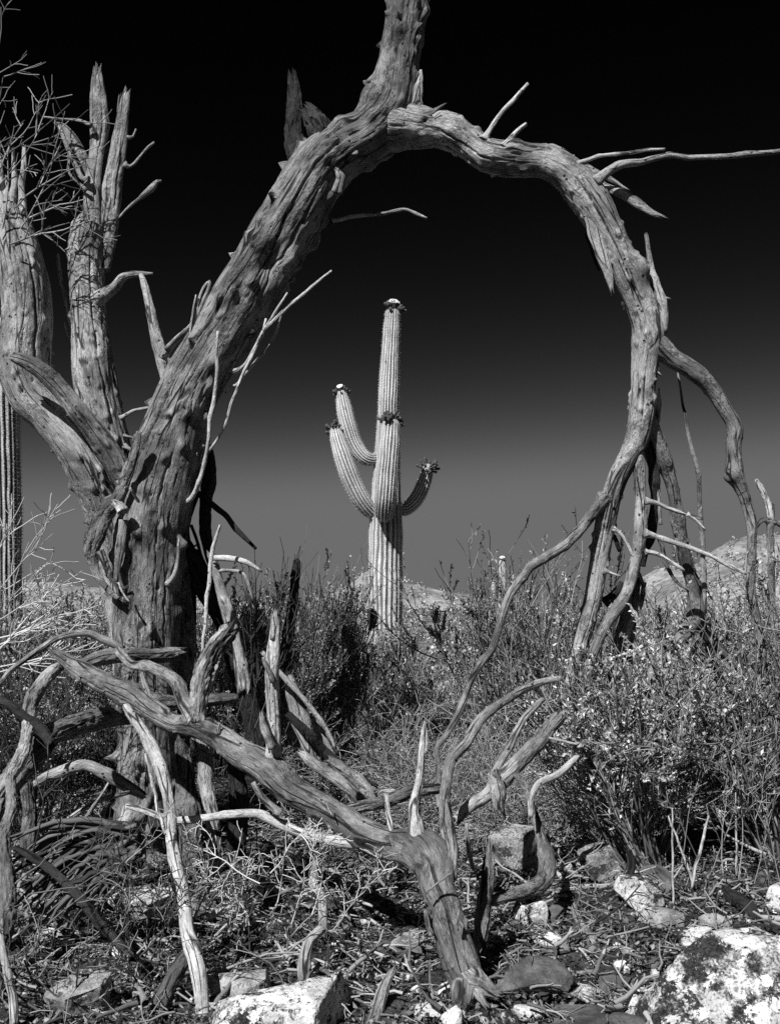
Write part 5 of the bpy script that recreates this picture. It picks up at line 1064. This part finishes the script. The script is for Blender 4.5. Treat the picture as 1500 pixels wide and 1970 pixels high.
bare('bare_shrub', 'spray of fine grey stems behind the broken post', 'shrub', [(480, 1400, 5.6, (0.15, 0, 1)), (500, 1420, 5.6, (0.3, 0, 1)), (470, 1390, 5.6, (-0.05, 0, 1)), (520, 1420, 5.7, (0.1, 0, 1)), (450, 1400, 5.7, (0.2, 0, 1)), (540, 1430, 5.8, (0.35, 0, 1)), (490, 1400, 5.6, (0.4, 0, 1))], 306, DARK_TW, 0.7, ((6, 0.5, 0.45, 0.7), (5, 0.5, 0.6, 0.7)), 0.004, 0.0016, 0.05, 0.08)

# ------------------------------------------------------------------ litter, pebbles, far scrub
def litter():
    rg = np.random.default_rng(55)
    def clump(x, y):
        return fbm(x * 1.3, y * 1.3, 0 * x, 71, 3)
    n = 2300
    Y = rg.uniform(2.9, 7.4, n); X = (rg.uniform(-60, 1560, n) - 750) / F * Y
    keep = clump(X, Y) + rg.normal(0, 0.25, n) > -0.05; X, Y = X[keep], Y[keep]; n = len(X)
    an = rg.uniform(0, math.pi * 2, n); Lt = 0.05 + 0.30 * rg.uniform(0, 1, n) ** 2
    base = np.stack([X, Y, gz(X, Y) + rg.uniform(0.004, 0.05, n)], 1)
    gr = grow(rg, base, np.stack([np.cos(an), np.sin(an), rg.normal(0, 0.12, n)], 1), Lt, 0.0016 + np.abs(rg.normal(0, 1, n)) * 0.0030, [(2, 0.45, 0.6, 0.6)], k=4, wob=0.22, up=0.0)
    for pts, rad in gr:
        pts[..., 2] = np.maximum(pts[..., 2], gz(pts[..., 0], pts[..., 1]) + 0.004)
    n2 = 4200; Y = rg.uniform(2.85, 7.0, n2); X = (rg.uniform(-60, 1560, n2) - 750) / F * Y; an = rg.uniform(0, math.pi * 2, n2)
    g2 = grow(rg, np.stack([X, Y, gz(X, Y) + rg.uniform(0.002, 0.02, n2)], 1), np.stack([np.cos(an), np.sin(an), rg.normal(0, 0.2, n2)], 1), rg.uniform(0.02, 0.09, n2), 0.001 + np.abs(rg.normal(0, 1, n2)) * 0.0022, [], k=5, wob=0.15, up=0.0)
    o = strand_mesh('twig_litter', gr + g2, LITTER_M, None, rg, 5, 0.0012); tag(o, 'fallen twigs and splinters strewn over the ground', 'litter', None, 'stuff')
    n = 700; Y = rg.uniform(3.1, 6.2, n); X = (np.where(rg.uniform(0, 1, n) < 0.62, rg.uniform(-60, 760, n), rg.uniform(700, 1560, n)) - 750) / F * Y
    an = rg.uniform(0, math.pi * 2, n); Lt = 0.09 + 0.20 * rg.uniform(0, 1, n) ** 1.6
    gr = grow(rg, np.stack([X, Y, gz(X, Y) + rg.uniform(0.005, 0.07, n)], 1), np.stack([np.cos(an), np.sin(an) * 0.8, rg.normal(0.03, 0.2, n)], 1), Lt, 0.003 + np.abs(rg.normal(0, 1, n)) * 0.0042, [(2, 0.5, 0.55, 0.6), (2, 0.5, 0.6, 0.6)], k=5, wob=0.2, up=0.0)
    for pts, rad in gr:
        pts[..., 2] = np.maximum(pts[..., 2], gz(pts[..., 0], pts[..., 1]) + 0.004)
    o = strand_mesh('deadwood_tangle', gr, DRY_M, None, rg, 6, 0.0016); tag(o, 'tangle of broken dead branches spread under the logs', 'deadwood', None, 'stuff')
    n = 26000
    Y = rg.uniform(2.8, 7.0, n); X = (rg.uniform(-60, 1560, n) - 750) / F * Y
    pos = np.stack([X, Y, gz(X, Y) + 0.006 + rg.uniform(0, 0.022, n)], 1)
    o = leaves('leaf_litter', rg, pos, 0.019, LITTER_M, None, 0.34, 0.0, tone_pow=2.4); tag(o, 'dry leaves and chips littering the dark soil', 'litter', None, 'stuff')
    # bark chips and pebbles
    n = 2600; Y = rg.uniform(2.8, 7.5, n); X = (rg.uniform(-60, 1560, n) - 750) / F * Y
    s = 0.006 + np.abs(rg.normal(0, 1, n)) * 0.011
    base = np.array([[1, 0, 0], [-1, 0, 0], [0, 1, 0], [0, -1, 0], [0, 0, 1], [0, 0, -1], [.6, .6, .6], [-.6, .6, .6], [.6, -.6, .6], [-.6, -.6, .6], [.6, .6, -.6], [-.6, .6, -.6], [.6, -.6, -.6], [-.6, -.6, -.6]])
    T = []
    for (x, y, z) in [(a, b, c) for a in (1, -1) for b in (1, -1) for c in (1, -1)]:
        cn = [i for i in range(6, 14) if np.all(np.sign(base[i]) == (x, y, z))][0]
        ia = 0 if x > 0 else 1; ib = 2 if y > 0 else 3; ic = 4 if z > 0 else 5
        for a, b in ((ia, ib), (ib, ic), (ic, ia)):
            T.append((a, b, cn) if x * y * z > 0 else (b, a, cn))
    T = np.array(T)
    Vb = base[None] * (s[:, None, None] * rg.uniform(0.55, 1.2, (n, 14, 1))) * rg.uniform(0.6, 1.3, (n, 1, 3)) * np.array([1, 1, 0.7])
    Vb = Vb + np.stack([X, Y, gz(X, Y) + 0.3 * s], 1)[:, None, :]
    F3 = (T[None] + (np.arange(n) * 14)[:, None, None]).reshape(-1, 3)
    tone = np.where(rg.uniform(0, 1, n) < 0.22, rg.uniform(1.0, 2.0, n), rg.uniform(0.05, 0.6, n))
    o = mk('pebbles', Vb.reshape(-1, 3), None, F3, LITTER_M, None, {'tone': ('FLOAT', np.repeat(tone, 14))}); tag(o, 'small stones and gravel scattered between the rocks', 'pebbles', None, 'stuff')
    # far scrub on the slope
    nb = 620; Y = np.exp(rg.uniform(math.log(13.5), math.log(120), nb)); X = (rg.uniform(-120, 1620, nb) - 750) / F * Y
    pos = []; siz = []
    for x, y in zip(X, Y):
        k = 130; R = rg.uniform(0.35, 0.8); u = unit(rg.normal(size=(k, 3))); u[:, 2] = np.abs(u[:, 2])
        q = u * (rg.uniform(0, 1, k) ** 0.5)[:, None] * np.array([R, R, R * rg.uniform(0.7, 1.2)])
        pos.append(q + np.array([x, y, float(gz(x, y))])); siz.append(np.full((k, 1), 0.030 + 0.0022 * y))
    pos = np.vstack(pos); siz = np.vstack(siz)
    o = leaves('far_scrub', rg, pos, siz, LEAF_FINE, None, 0.4, 0.5); tag(o, 'distant grey scrub covering the slope below the hills', 'scrub', None, 'stuff')
litter()
